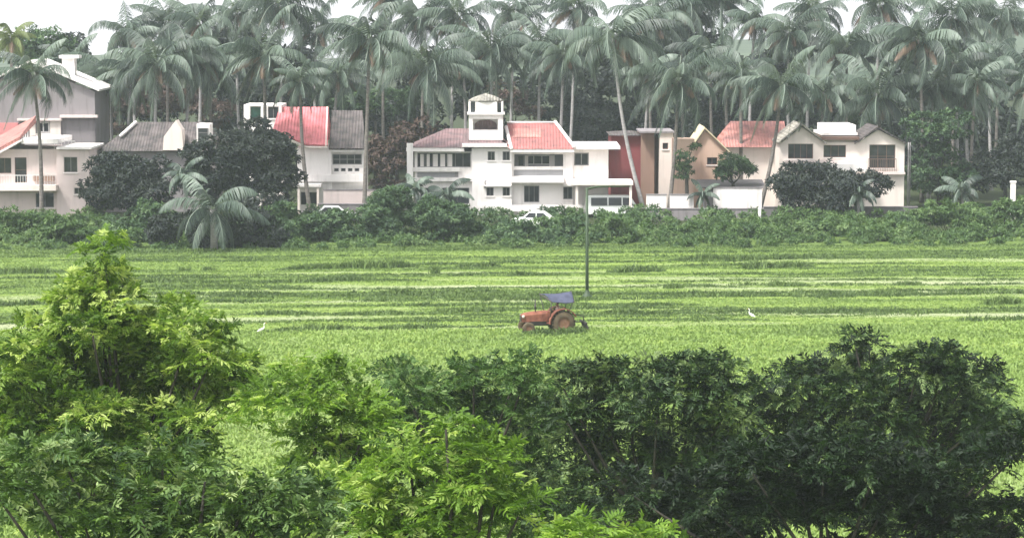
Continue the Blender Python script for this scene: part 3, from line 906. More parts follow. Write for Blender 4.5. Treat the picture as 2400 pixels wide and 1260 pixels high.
# slabs, fascias, ledges
tr = MB()
bpx(tr, 952, 1088, 346.5, 355, D - .75, D - .05)
bpx(tr, 1083, 1188, 337, 344.6, CF - .6, CF + .3)
bpx(tr, 1196, 1346, 349.5, 357, D - .75, D - .05)
bpx(tr, 968, 1078, 393, 402, D - .35, D - .004)
bpx(tr, 968, 1108, 417, 425, D - .45, D - .004)
bpx(tr, 1197, 1322, 416, 428, D - 1.0, D - .004)
bpx(tr, 1318, 1350, 432, 436, D - .5, D - .004)
bpx(tr, 1132, 1198, 434, 437, CF - .4, CF - .004)
bpx(tr, 954, 968, 336, 490, D - .8, D - .35)
bpx(tr, 1120, 1420, 481, 495, D - .9, D - .65)
tr.build('ledge', M['white'], h)
an = MB(); bpx(an, 1341, 1454, 343, 350, D - .6, DB - .8); an.build('annex_roof', M['white'], h)
side = MB(); q = rect(1427, 1450, 352, 423, D + 1.5); side.box(q[0], q[1] + .2, D + 1.5, D + 5, q[2], q[3]); side.build('recess_shade', M['maroon'], h)  # maroon block paints in the dark red shadow of the recess
# roofs
e0, e1 = at(962, 346, D - .7), at(1190, 346, D - .7)
rt = at(1050, 301, D + 4.6)
rf = MB().hip(e0.x, e1.x, D - .8, DB + .6, e0.z, rt.z, at(1046, 301, D + 4.6).x, at(1150, 301, D + 4.6).x)
rf.build('mauve_roof', M['roofmauve'], h)
e0, e1 = at(1191, 349, D - .7), at(1346, 349, D - .7)
rf = MB().hip(e0.x, e1.x, D - .8, DB + .6, e0.z, at(1200, 288, D + 4.6).z, at(1188, 288, D + 4.6).x, at(1300, 288, D + 4.6).x)
ro = rf.build('red_roof', M['roofred'], h)
vg = MB()
p0, p1 = at(1301, 287, D + 4.6), at(1346, 347, D - .75)
vg.tube([p0 + Vector((0, 0, .08)), p1 + Vector((0, 0, .08))], .16, 6)
p0, p1 = at(1186, 300, D + 3.4), at(1199, 352, D - .8)
vg.tube([p0 + Vector((0, 0, .1)), p1 + Vector((0, 0, .1))], .17, 6)
p0, p1 = at(1188, 287, D + 4.6), at(1300, 287, D + 4.6)
vg.tube([p0, p1], .10, 6)
vg.build('roof_ridge', M['white'], ro)
dm = MB(); p = at(1222, 322, D + 1.6); dm.hexa([(p.x - .8, p.y, p.z - .25), (p.x + 1.9, p.y, p.z - .25), (p.x + 1.9, p.y + 1.6, p.z - .1), (p.x - .8, p.y + 1.6, p.z - .1)],
        [(p.x - .8, p.y - .1, p.z + .02), (p.x + 1.9, p.y - .1, p.z + .02), (p.x + 1.9, p.y + 1.7, p.z + .75), (p.x - .8, p.y + 1.7, p.z + .75)])
dm.build('dormer', M['roofsal'], ro)
# windows
for q in cw: window(h, q, CF, 2, 1)
window(h, rw_, D, 2, 1); window(h, aw, D + .2, 2, 1, w_=.1)
f = window(h, rd, D, 3, 1, name='door', sill=False)
# left veranda: panes and pale curtains, dark right bay
f = window(h, hv, D, 7, 1, rec=.10, sill=False, frame='frame', pane='glass', name='veranda_window')
for (u0, u1) in ((985, 993), (1000, 1007), (1015, 1026), (1031, 1043), (1048, 1060)):
    q = rect(u0, u1, 361, 391, D); MB().box(q[0], q[1], D + .112, D + .122, q[2], q[3]).build('curtain', M['curtain'], f)
gp = MB(); gp.box(hp[0], hp[1], D - .05, D - .004, hp[2], hp[3]); gp.build('grey_band', M['greybl'], h)
gl = MB(); q = rect(1067, 1074, 403, 414, D); gl.box(q[0], q[1], D - .09, D - .053, q[2], q[3]); gl.build('vent', M['frame'], h)
window(h, hd, D, 4, 1, name='ground_window')
# right balcony: room wall behind, rail and grey parapet
bw = MB(); bw.wall(rb[0] - .2, rb[1] + .2, rb[2] - .1, rb[3] + .2, D + 1.7, D + 1.85, [])
bw.box(rb[0] - .2, rb[1] + .2, D + .252, D + 1.69, rb[2] - .2, rb[2] - .004); bw.build('balcony_wall', M['greybl'], h)
q = rect(1214, 1228, 366, 392, D); window(h, q, D + 1.5, 1, 1, sill=False, name='balcony_door')
q = rect(1232, 1290, 366, 388, D); f = window(h, q, D + 1.5, 3, 1, sill=False, name='balcony_window', frame='whiteframe')
for (u0, u1) in ((1230, 1238), (1287, 1300)):
    q = rect(u0, u1, 364, 390, D + 1.4); MB().box(q[0], q[1], D + 1.4, D + 1.46, q[2], q[3]).build('curtain', M['curtain'], h)
pr = MB(); q = rect(1204, 1320, 399, 412, D); pr.box(rb[0], rb[1], D + .06, D + .16, q[2], q[3]); pr.build('parapet', M['greybl'], h)
q = rect(1204, 1320, 390, 398, D); hr = MB(); hr.box(rb[0], rb[1], D + .03, D + .19, q[2], q[3]); hr.build('handrail', M['white'], h)
# porch on slim posts
po = MB(); bpx(po, 1338, 1484, 425.5, 434, D - 4.2, D - .02)
for px in (1352, 1478):
    for dd_ in (D - 4.0, D - .6):
        q = at(px, 434, dd_); po.box(q.x - .12, q.x + .12, dd_, dd_ + .24, 0, at(px, 434, D - 4.2).z)
po.build('porch', M['cream'], h)
# lookout tower
TD = D + 1.2
tb = MB()
tw = rect(1108, 1167, 279, 305, TD)
t0, t1, tz0, tz1 = rect(1099, 1179, 268, 318, TD)
tb.body(t0, t1, tz0 - .4, tz1, TD, TD + 3.4, [tw])
tb.box(tw[0] - .1, tw[1] + .1, TD + 1.1, TD + 1.2, tw[2] - .1, tw[3] + .1)
bpx(tb, 1095, 1183, 264.5, 269, TD - .2, TD + 3.6)
u0, u1, uz0, uz1 = rect(1114, 1165, 239, 264.5, TD + .2)
tb.box(u0, u1, TD + .2, TD + 3.2, uz0, uz1)
for px in (1100, 1177):
    q = at(px, 264, TD + .2); q2 = at(px, 239, TD + .2)
    for dd_ in (TD + .2, TD + 3.0): tb.box(q.x - .09, q.x + .09, dd_, dd_ + .18, q.z, q2.z)
tb.build('tower', M['white'], h)
ta = MB(); q = rect(1112, 1164, 281, 304, TD); 
arch = [(q[0], q[2])] + [(q[0] + (q[1] - q[0]) * (1 - math.cos(math.pi * i / 10)) / 2, q[2] + (q[3] - q[2]) * (.45 + .5 * math.sin(math.pi * i / 10))) for i in range(11)] + [(q[1], q[2])]
ta.prism(arch, TD + 1.02, TD + 1.098); ta.build('tower_arch', M['roofmauve'], h)
for (u0, u1) in ((1103, 1112.5), (1167, 1175)):
    q = rect(u0, u1, 242, 264, TD + 1.0); MB().box(q[0], q[1], TD + .9, TD + 2.6, q[2], q[3]).build('tower_window', M['glass'], h)
tp = MB()
q0, q1 = at(1096, 238.5, TD - .1), at(1181, 238.5, TD - .1)
cx_, cy_ = (q0.x + q1.x) / 2, TD + 1.7
rings = []
hw = (q1.x - q0.x) / 2
zt = at(1138, 219, cy_).z
for i in range(7):
    f_ = i / 6; k = hw * (1 - f_ ** 1.5) ** .9 if f_ < 1 else .05
    rings.append((max(k, .06), q0.z + (zt - q0.z) * f_))
tp.lathe((cx_, cy_, 0), (0, 0, 1), [(0.02, rings[0][1])] + rings + [(0.01, zt + .05)], 16)
tp.build('tower_roof', M['roofgrey'], h)
sp = MB(); q = at(1137, 428, CF); sp.tube([(q.x, CF - .12, q.z - .5), (q.x, CF - .12, q.z + .1), (q.x + .1, CF - .3, q.z + .2)], .05, 6); sp.build('drain_pipe', M['frame'], h)

# ---- cream house at the right
D = 247.0
base = at(1980, 495, D); base.z = 0
h = thing('cream_house', 'cream house with two small gables and brown windows, right part of the row', 'house', base)
x0, x1, z0, z1 = rect(1826, 2120, 345, 495, D)
ws = [rect(1847, 1906, 337, 372, D), rect(1930, 1983, 340, 369, D), rect(2037, 2099, 339, 394, D)]
wl = [rect(1850, 1890, 425, 470, D), rect(1990, 2030, 425, 465, D)]
zt = at(1900, 334, D).z
mb = MB(); mb.body(x0, x1, 0, zt, D, D + 9, ws + wl)
def gable(mb, px0, px1, apx, py, D0, D1):
    a, b_, c_ = at(px0, 334, D0), at(px1, 334, D0), at(apx, py, D0)
    mb.prism([(a.x, zt + .003), (b_.x, zt + .003), (c_.x, c_.z)], D0, D1)
gable(mb, 1832, 1930, 1880, 298, D + .004, D + .3); gable(mb, 2012, 2118, 2058, 304, D + .004, D + .3)
mb.build('wall', M['cream'], h)
def gable_roof(px0, px1, apx, py, mat, D0, D1, t=.16):
    a, b_, c_ = at(px0, 338, D0), at(px1, 338, D0), at(apx, py, D0)
    m = MB()
    for (s_, e_) in ((a, c_), (c_, b_)):
        m.hexa([(s_.x, D0, s_.z), (e_.x, D0, e_.z), (e_.x, D1, e_.z), (s_.x, D1, s_.z)], [(s_.x, D0, s_.z + t), (e_.x, D0, e_.z + t), (e_.x, D1, e_.z + t), (s_.x, D1, s_.z + t)])
    return m.build('gable_roof', mat, h)
gable_roof(1824, 1938, 1880, 294, M['roofgrey'], D - .5, D + 7)
gable_roof(2004, 2124, 2058, 300, M['roofdark'], D - .5, D + 7)
m = MB(); bpx(m, 1932, 2006, 293, 312, D + 1.2, D + 7); bpx(m, 1925, 2010, 311, 317, D + .8, D + 7.4); m.build('roof_tank_slab', M['white'], h)
m = MB(); bpx(m, 1926, 2014, 321, 328, D - .5, D + 8); m.build('brown_eave', M['brownframe'], h)
m = MB(); q = at(1925, 328.2, D - .3), at(2014, 317.2, D - .3); m.box(q[0].x, q[1].x, D + .3, D + 7, zt, q[0].z); m.build('parapet', M['cream'], h)
window(h, ws[0], D, 4, 1, 'brownframe'); window(h, ws[1], D, 3, 1, 'brownframe'); window(h, ws[2], D, 3, 2, 'brownframe')
for q in wl: window(h, q, D, 2, 1, 'brownframe')
m = MB(); bpx(m, 1922, 1988, 375, 382, D - .7, D - .004); bpx(m, 1838, 1912, 376, 382, D - .5, D - .004); bpx(m, 2028, 2122, 404, 409, D - .5, D - .004); m.build('ledge', M['pinkwhite'], h)
bl = MB(); q = rect(2035, 2101, 372, 402, D - .45); rail(bl, q[0], q[1], D - .42, q[2], q[3], 16); bl.build('balcony_rail', M['brownframe'], h)
m = MB(); q = at(2128, 400, D + .5); m.tube([(q.x, D + .4, 0), (q.x, D + .4, zt)], .07, 8); q = at(2133, 400, D + .5); m.tube([(q.x, D + .6, 0), (q.x, D + .6, zt)], .05, 8); m.build('drain_pipe', M['frame'], h)
m = MB(); bpx(m, 1945, 2032, 384, 402, D - 1.6, D - .5); m.build('awning', M['white'], h)

# ---- maroon and tan building with cream pillar
D = 256.0
base = at(1490, 495, D); base.z = 0
h = thing('maroon_building', 'maroon and tan building with a white corner pillar, right of the white house', 'house', base)
q = rect(1432, 1502, 318, 495, D); mb = MB(); wq = rect(1462, 1484, 352, 384, D)
mb.body(q[0], q[1], 0, q[3], D, D + 8, []); mb.build('maroon_wall', M['maroon'], h)
q = rect(1502, 1534, 312, 495, D - 1); mb = MB(); mb.box(q[0] + .002, q[1], D - 1, D + 7, 0, q[3]); mb.build('tan_wall', M['tan'], h)
q = rect(1545, 1578, 312, 495, D - 2); wq = rect(1553, 1566, 335, 350, D - 2); mb = MB(); mb.body(q[0], q[1], 0, q[3], D - 2, D + 5, [wq]); mb.build('pillar', M['cream'], h)
window(h, wq, D - 2, 1, 1, 'brownframe')
q = rect(1534, 1545, 318, 495, D); mb = MB(); mb.box(q[0] + .003, q[1] - .003, D + .5, D + 6, 0, q[3]); mb.build('gap_shade', M['door'], h)  # dark block paints in the shade of the gap between the walls
mb = MB(); p = at(1428, 318, D - .5); p2 = at(1506, 318, D - .5); mb.hip(p.x, p2.x, D - .5, D + 8.4, p.z + .01, p.z + .3, p.x + 1.5, p2.x - .8); mb.build('roof', M['roofdark'], h)
m = MB(); bpx(m, 1499, 1581, 308, 312, D - 2.2, D - 2.002); bpx(m, 1499, 1581, 308, 311.6, D - 2.0, D + 5); m.build('parapet', M['grey'], h)

# ---- peach house with salmon roof
D = 251.0
base = at(1720, 495, D); base.z = 0
h = thing('peach_house', 'peach gabled house with a long salmon roof, left of the cream house', 'house', base)
g0, g1, _, gz = rect(1622, 1702, 350, 495, D); wq = rect(1657, 1681, 369, 386, D)
mb = MB(); mb.body(g0, g1, 0, gz, D, D + 7, [wq])
p = at(1652, 305, D); mb.prism([(g0, gz + .003), (g1, gz + .003), (p.x, p.z)], D + .004, D + .3)
mb.build('gable_wall', M['peach'], h); window(h, wq, D, 2, 1, 'brownframe')
m = MB(); a, b_, c_ = at(1614, 358, D - .4), at(1710, 358, D - .4), at(1652, 302, D - .4)
for (s_, e_) in ((a, c_), (c_, b_)):
    m.hexa([(s_.x, D - .4, s_.z), (e_.x, D - .4, e_.z), (e_.x, D + 7, e_.z), (s_.x, D + 7, s_.z)], [(s_.x, D - .4, s_.z + .16), (e_.x, D - .4, e_.z + .16), (e_.x, D + 7, e_.z + .16), (s_.x, D + 7, s_.z + .16)])
m.build('gable_roof', M['sand'], h)
s0, s1, _, sz = rect(1702, 1826, 345, 495, D + 1); wq = [rect(1730, 1756, 372, 400, D + 1)]
mb = MB(); mb.body(s0 + .003, s1, 0, sz, D + 1, D + 8, wq); mb.build('wall', M['cream'], h); window(h, wq[0], D + 1, 2, 1, 'brownframe')
m = MB(); e0, e1 = at(1686, 345, D + .3), at(1850, 345, D + .3); r_ = at(1700, 284, D + 4.5); m.hip(e0.x, e1.x, D + .3, D + 8.8, e0.z, r_.z, at(1712, 284, D + 4.5).x, at(1838, 284, D + 4.5).x); m.build('salmon_roof', M['roofsal'], h)
m = MB(); bpx(m, 1578, 1628, 326, 495, D - 4, D - 1); m.build('mossy_wall', M['peach'], h)

# ---- red roofed house
D = 247.0
base = at(720, 495, D); base.z = 0
h = thing('red_roofed_house', 'house with a bright red steep roof and pale walls, crossed by a bowed palm trunk', 'house', base)
q0 = rect(697, 776, 345, 495, D); mb = MB(); wq = [rect(705, 745, 450, 480, D)]
mb.body(q0[0], q0[1], 0, q0[3], D, D + 8, wq)
q1 = rect(776, 852, 351, 495, D + .5); w2 = [rect(779, 848, 361, 386, D + .5)] + [rect(783 + i * 16, 794 + i * 16, 394, 402, D + .5) for i in range(4)]
mb.body(q1[0] + .003, q1[1], 0, q1[3], D + .5, D + 8, w2)
q2 = rect(572, 660, 246, 350, D + 2.5); w3 = [rect(586, 612, 249, 280, D + 2.5), rect(628, 653, 250, 278, D + 2.5)]
mb.body(q2[0], q2[1], 0, q2[3], D + 2.5, D + 8, w3)
mb.build('wall', M['white'], h)
window(h, wq[0], D, 2, 1)
f = window(h, w2[0], D + .5, 4, 2, w_=.09)
for q in w2[1:]: window(h, q, D + .5, 1, 1, sill=False)
window(h, w3[0], D + 2.5, 1, 1, 'whiteframe', 'greenglass'); window(h, w3[1], D + 2.5, 2, 1)
# red roof: two steep planes meeting in a valley rib
def plane_roof(pts, mat, name, t=.14):
    P_ = [at(*p) for p in pts]
    return MB().hexa(P_, [p + Vector((0, -.06, t)) for p in P_]).build(name, mat, h)
r1 = plane_roof([(640, 306, D - .4), (716, 341, D - .8), (708, 254, D + 3.6), (655, 254, D + 3.6)], M['roofpink'], 'red_roof')
plane_roof([(716.5, 341, D - .8), (768, 343, D - .8), (770, 254, D + 3.6), (708.5, 254, D + 3.6)], M['roofpink'], 'red_roof')
vg = MB(); vg.tube([at(764, 342, D - .85), at(767, 252, D + 3.55)], .11, 6); vg.tube([at(640, 309, D - .45), at(716, 345, D - .85)], .10, 6); vg.tube([at(716, 345, D - .85), at(768, 346, D - .85)], .10, 6)
vg.build('roof_ridge', M['cream'], r1)
bk = MB(); p = at(640, 254, D + 3.9); p2 = at(770, 254, D + 3.9); bk.hexa([(p.x, D + 3.9, p.z - .3), (p2.x, D + 3.9, p2.z - .3), (p2.x, D + 8.6, p.z - 3.2), (p.x, D + 8.6, p.z - 3.2)], [(p.x, D + 3.7, p.z), (p2.x, D + 3.7, p2.z), (p2.x, D + 8.8, p.z - 3.0), (p.x, D + 8.8, p.z - 3.0)]); bk.build('back_roof', M['roofpink'], h)
plane_roof([(770.5, 351, D - .2), (856, 351, D - .2), (850, 262, D + 4.2), (778, 262, D + 4.2)], M['roofdark'], 'grey_roof')
m = MB(); bpx(m, 772, 856, 351.5, 356, D - .1, D + .45); bpx(m, 690, 852, 409, 426, D - .35, D - .004); bpx(m, 652, 752, 432, 438, D - 2.4, D - .36); m.build('ledge', M['white'], h)
lo = MB()
for px in (660, 700, 745):
    q = at(px, 440, D - 2.2); lo.box(q.x - .1, q.x + .1, D - 2.3, D - 2.1, 0, at(px, 438.2, D - 2.4).z)
lo.build('post', M['cream'], h)

# low shed and boundary walls
def gwall(label, px0, px1, py, D, mat, name='garden_wall', cop=True, thick=.2):
    p, q = at(px0, py, D), at(px1, py, D)
    t_ = thing(name, label, 'wall', ((p.x + q.x) / 2, D, 0), 0, None)
    MB().box(p.x, q.x, D, D + thick, -.1, p.z).build('panel', mat, t_)
    if cop: MB().box(p.x - .03, q.x + .03, D - .05, D + thick + .05, p.z + .002, p.z + .09).build('coping', M['grey'], t_)
    return t_
gwall('pale wall panel with a rounded end below the red-roofed house', 758, 905, 446, 241, M['pinkwhite'])
gwall('white wall panel left of the dark palm trunk, beside the porch', 1515, 1562, 457, 241, M['white'])
gwall('white wall panel between the dark palm trunk and the gate plants', 1570, 1626, 457, 241, M['white'])
gwall('tallest white garden wall panel with a grey top, before the peach house', 1672, 1786, 441, 241, M['white'])
gwall('low dark wall along the bank beneath the red-roofed house', 745, 960, 479, 239, M['dgrey'])
gwall('low dark wall along the bank before the cream house', 1790, 2150, 486, 239, M['dgrey'])
gwall('low grey wall on the bank in front of the white panels', 1500, 1790, 490, 239.5, M['grey'])
t_ = thing('grey_shed', 'grey sheet roof shed behind the tallest white wall panel', 'shed', at(1715, 495, 246))
q = rect(1648, 1792, 440, 495, 243); ROOT[t_.name] = Vector((at(1715, 495, 246)))
t_.location.z = 0; ROOT[t_.name].z = 0
MB().body(q[0] + .4, q[1] - .4, 0, q[3], 243, 246.5).build('wall', M['grey'], t_)
p, p2 = at(1640, 441, 242.6), at(1796, 441, 242.6)
MB().hexa([(p.x, 242.6, p.z), (p2.x, 242.6, p.z), (p2.x, 247, p.z + .45), (p.x, 247, p.z + .45)], [(p.x, 242.6, p.z + .08), (p2.x, 242.6, p.z + .08), (p2.x, 247, p.z + .53), (p.x, 247, p.z + .53)]).build('roof', M['dgrey'], t_)

# ---- dark roofed cottage
D = 250.0
base = at(380, 495, D); base.z = 0
h = thing('dark_roofed_cottage', 'low cottage with a dark tiled roof and white gable edges, right of the left houses', 'house', base)
q = rect(240, 500, 352, 495, D); mb = MB(); wq = [rect(440, 470, 375, 410, D), rect(250, 275, 370, 400, D)]
mb.body(q[0], q[1], 0, q[3], D, D + 8, wq); mb.build('wall', M['grey'], h)
for r_ in wq: window(h, r_, D, 2, 1, 'brownframe')
m = MB(); e0, e1 = at(228, 354, D - .6), at(520, 354, D - .6); z_ = at(330, 286, D + 4).z
m.hip(e0.x, e1.x, D - .6, D + 8.6, e0.z, z_, at(318, 286, D + 4).x, at(480, 286, D + 4).x); ro = m.build('roof', M['roofdark'], h)
v_ = MB(); v_.tube([at(282, 319, D + 1.2), at(319, 286, D + 3.6)], .16, 6); v_.build('roof_ridge', M['white'], ro)
g_ = MB(); a, b_, c_ = at(382, 352, D - .5), at(430, 352, D - .5), at(412, 282, D - .5)
g_.prism([(a.x, a.z), (b_.x, b_.z), (at(428, 305, D).x, at(428, 305, D - .5).z), (c_.x, c_.z), (at(386, 320, D).x, at(386, 320, D - .5).z)], D - .62, D + 1.5); g_.build('gable_front', M['cream'], h)
m = MB(); q = rect(461, 491, 291, 336, D - .2); m.box(q[0], q[1], D - .2, D + 2.5, q[2], q[3]); bx_ = m.build('dormer', M['white'], h)
r_ = rect(464, 488, 300, 333, D - .2); window(h, r_, D - .4, 1, 3, 'frame', sill=False)

# ---- left houses
D = 258.0
base = at(110, 495, D); base.z = 0
h = thing('grey_gabled_house', 'tall grey gabled house with a white chimney block at the left edge', 'house', base)
mb = MB(); q = rect(-60, 222, 215, 495, D); wq = [rect(86, 116, 285, 312, D), rect(52, 66, 290, 325, D)]
mb.body(q[0], q[1], 0, q[3], D, D + 9, wq)
a, b_ = at(-60, 215, D), at(222, 215, D); c_ = at(70, 152, D); mb.prism([(a.x, q[3] + .003), (b_.x, q[3] + .003), (c_.x, c_.z)], D + .004, D + .3)
mb.build('wall', M['grey'], h)
for r_ in wq: window(h, r_, D, 2, 1, 'whiteframe', w_=.16)
m = MB(); a, b_, c_ = at(-70, 214, D - .5), at(232, 214, D - .5), at(70, 146, D - .5)
for (s_, e_) in ((a, c_), (c_, b_)):
    m.hexa([(s_.x, D - .5, s_.z), (e_.x, D - .5, e_.z), (e_.x, D + 9.4, e_.z), (s_.x, D + 9.4, s_.z)], [(s_.x, D - .5, s_.z + .2), (e_.x, D - .5, e_.z + .2), (e_.x, D + 9.4, e_.z + .2), (s_.x, D + 9.4, s_.z + .2)])
m.build('roof', M['white'], h)
m = MB(); bpx(m, 146, 174, 136, 195, D + 3, D + 4.4); bpx(m, 138, 184, 130, 137, D + 2.7, D + 4.7); m.build('chimney', M['white'], h)
m = MB(); bpx(m, 140, 228, 270, 276, D - .6, D - .004); bpx(m, 40, 144, 278, 283, D - .5, D - .004); m.build('ledge', M['pinkwhite'], h)
m = MB(); q = rect(-60, 42, 288, 345, D - .3); m.box(q[0], q[1], D - .3, D - .006, q[2], q[3]); m.build('coral_panel', M['pinkwall'], h)
m = MB(); q = rect(70, 142, 283, 322, D - .2)
r_ = wq[0]; m.wall(q[0], q[1], q[2], q[3], D - .2, D - .008, [(r_[0] - .08, r_[1] + .08, r_[2] - .12, r_[3] + .08)]); m.build('white_panel', M['cream'], h)

D = 245.0
base = at(80, 495, D); base.z = 0
h = thing('pink_house', 'pale pink two-storey house with a coral sloping roof and balcony at the left edge', 'house', base)
mb = MB(); q = rect(-60, 134, 350, 495, D); wq = [rect(-5, 26, 370, 406, D), rect(35, 62, 369, 428, D), rect(84, 126, 452, 486, D)]
mb.body(q[0], q[1], 0, q[3], D, D + 8, wq)
q = rect(134, 208, 350, 495, D - .4); w2 = [rect(150, 181, 368, 404, D - .4), rect(174, 192, 440, 455, D - .4)]
mb.body(q[0] + .003, q[1], 0, q[3], D - .4, D + 7, w2); mb.build('wall', M['pinkwhite'], h)
window(h, wq[0], D, 2, 1, 'brownframe', sill=False); window(h, wq[1], D, 1, 2, 'brownframe', name='door', sill=False); window(h, wq[2], D, 2, 1)
for r_ in w2: window(h, r_, D - .4, 2, 1)
m = MB(); a, b_ = at(-60, 392, D - 1), at(52, 330, D - 1); m.hexa([(a.x, D - 1, a.z), (b_.x, D - 1, b_.z), (b_.x, D + 8, b_.z), (a.x, D + 8, a.z)], [(a.x, D - 1, a.z + .2), (b_.x, D - 1, b_.z + .2), (b_.x, D + 8, b_.z + .2), (a.x, D + 8, a.z + .2)])
m.build('fascia', M['white'], h)
m = MB(); a2, b2 = at(-60, 386, D - .8), at(46, 328, D - .8); m.hexa([(a2.x, D - .8, a2.z), (b2.x, D - .8, b2.z), (b2.x, D + 7.8, b2.z + 1.2), (a2.x, D + 7.8, a2.z + 1.2)], [(a2.x, D - .8, a2.z + .3), (b2.x, D - .8, b2.z + .3), (b2.x, D + 7.8, b2.z + 1.9), (a2.x, D + 7.8, a2.z + 1.9)])
m.build('coral_roof', M['roofsal'], h)
m = MB(); bpx(m, 50, 136, 326, 337, D - .9, D + 7); bpx(m, 132, 214, 345, 350, D - .8, D + 7); m.build('roof_slab', M['white'], h)
m = MB(); bpx(m, -60, 131, 434, 447, D - 1.5, D - .004); m.build('balcony', M['cream'], h)
m = MB(); q = rect(-60, 130, 410, 434, D - 1.4)
rail(m, q[0], q[1], D - 1.4, q[2], q[3], 30); m.build('balcony_rail', M['whiteframe'], h)
m = MB(); q = rect(128, 176, 330, 350, D - .5); rail(m, q[0], q[1], D - .5, q[2], q[3], 6); m.build('roof_rail', M['whiteframe'], h)
m = MB(); q = rect(78, 126, 410, 424, D - .2); m.box(q[0], q[1], D - .3, D - .01, q[2], q[3]); m.build('flower_box', M['tan'], h)

# ---------------------------------------------------------------- vegetation along the bank
BK = dict(leaf=(0.30, 0.12), cover=0.8, clump=0.45, per=6)
def bush(label, px, py, D, wpx, hpx, mat, seed, name='bush', tint=.45, **kw):
    rnd = random.Random(seed)
    n = max(4, int(wpx / 18))
    g0 = at(px, py, D).z
    hm_ = hpx * D / F; wm = wpx * D / F
    x0 = at(px, py, D).x
    t_ = thing(name, label, 'bush', (x0, D, 0), 0, 'bushes along the far bank of the field')
    lobes = []
    for i in range(n):
        u = rnd.uniform(-.5, .5); r = hm_ * rnd.uniform(.24, .38)
        z = rnd.uniform(.25, 1) * hm_ * (1 - 1.6 * u * u) - r * .6
        lobes.append((x0 + u * wm, D + rnd.uniform(-.8, .8), max(r * .5, z), r))
    k = dict(BK); k.update(kw)
    V, Q, t = foliage(lobes, np.random.default_rng(seed), tint_mid=tint, **k)
    link('foliage', npmesh('foliage', V - np.array([x0, D, 0]), Q, t), mat, t_)
    m = MB()
    for (x, y, z, r) in lobes: m.tube([(x0 + (x - x0) * .3, D, -.05), (x, y, z)], [.05, .015], 5)
    m.build('stem', M['bark'], t_)
    return t_
# gy: picture row of the foot on the ground at that distance
def gd(py): return gnd(1200, py).y
BUSHES = [
 ('bright green bush at the foot of the pink house, cut by the left edge', 30, 560, 110, 75, 'brightleaf'),
 ('bright green bush behind the leafy spire of the big left tree', 150, 572, 130, 85, 'brightleaf'),
 ('yellow-green low bush right of the leafy spire of the left tree', 290, 582, 110, 50, 'brightleaf'),
 ('dark green bush between the spire and the low banana-like palm', 350, 560, 110, 95, 'midleaf'),
 ('dark bush right of the low palm with arching fronds', 660, 572, 120, 100, 'midleaf'),
 ('dark green bush below the bowed palm trunk', 760, 566, 110, 80, 'midleaf'),
 ('rounded blue-green bush below the pale rounded wall panel', 850, 562, 120, 85, 'midleaf'),
 ('tall dark bush beside the left corner of the white house', 925, 558, 80, 120, 'midleaf'),
 ('tall leafy bush hiding the ground floor of the white house left wing', 1020, 562, 120, 135, 'midleaf'),
 ('dark bush below the centre block of the white house', 1130, 562, 100, 61, 'midleaf'),
 ('low green bush left of the half hidden white car', 1195, 566, 60, 43, 'midleaf'),
 ('low bush directly in front of the half hidden white car', 1252, 562, 95, 58, 'midleaf'),
 ('green bush behind the lamp pole, below the porch', 1330, 566, 100, 54, 'midleaf'),
 ('bushy green shrub right of the lamp pole, below the van', 1430, 566, 130, 61, 'brightleaf'),
 ('low green bush below the first white wall panel', 1540, 562, 120, 43, 'brightleaf'),
 ('low green bush below the gate plants', 1650, 560, 110, 44, 'brightleaf'),
 ('small bush at the foot of the white marker post', 1745, 556, 90, 36, 'midleaf'),
 ('low green bush below the round tree by the cream house', 1870, 552, 130, 43, 'brightleaf'),
 ('spreading green bush below the right end of the cream house', 1990, 552, 140, 44, 'brightleaf'),
 ('low bush under the downpipe corner of the cream house', 2105, 548, 110, 41, 'midleaf'),
 ('large pale-topped bush standing out on the bank at the right', 2230, 552, 130, 85, 'brightleaf'),
 ('green bush on the bank below the white marker stone at right', 2350, 544, 170, 98, 'brightleaf'),
 ('large dark bush under the arching fronds of the low palm, left half', 440, 578, 120, 110, 'wood'),
 ('large dark bush under the arching fronds of the low palm, right half', 575, 578, 130, 105, 'wood'),
]
for i, (lab, px, py, wpx, hpx, mt) in enumerate(BUSHES):
    bush(lab, px, py, gd(py), wpx, hpx, M[mt], 500 + i, tint=.40 if mt != 'brightleaf' else .45)

# scrub and creepers that cover the bank (one mass)
rs = np.random.default_rng(66)
lob = []; lob_r = []
for i in range(500):
    px = rs.uniform(-300, 2700); D = rs.uniform(216, 238)
    p = at(px, 500, D)
    (lob_r if px > 1420 + 200 * rs.normal() or px < 240 else lob).append((p.x, D, rs.uniform(0.0, .55) + (D - 216) / 22 * .5, rs.uniform(.4, .9)))
V, Q, t = foliage(lob, rs, leaf=(.32, .14), cover=.55, clump=.5, per=5, tint_mid=.4)
tag(link('scrub', npmesh('scrub', V, Q, t), M['midleaf']), kind='stuff')
V, Q, t = foliage(lob_r, rs, leaf=(.30, .10), cover=.6, clump=.45, per=6, tint_mid=.5)
tag(link('grassy_scrub', npmesh('grassy_scrub', V, Q, t), M['brightleaf']), kind='stuff')
lob = []
for i in range(350):
    px = rs.uniform(-250, 2650); py = rs.uniform(556, 590) - (px / 2400) * 14
    p = gnd(px, py); lob.append((p.x, p.y, rs.uniform(-.1, .2), rs.uniform(.3, .7)))
V, Q, t = foliage(lob, rs, leaf=(.3, .10), cover=.6, clump=.4, per=5, tint_mid=.45)
tag(link('tall_weeds', npmesh('tall_weeds', V, Q, t), M['brightleaf']), kind='stuff')

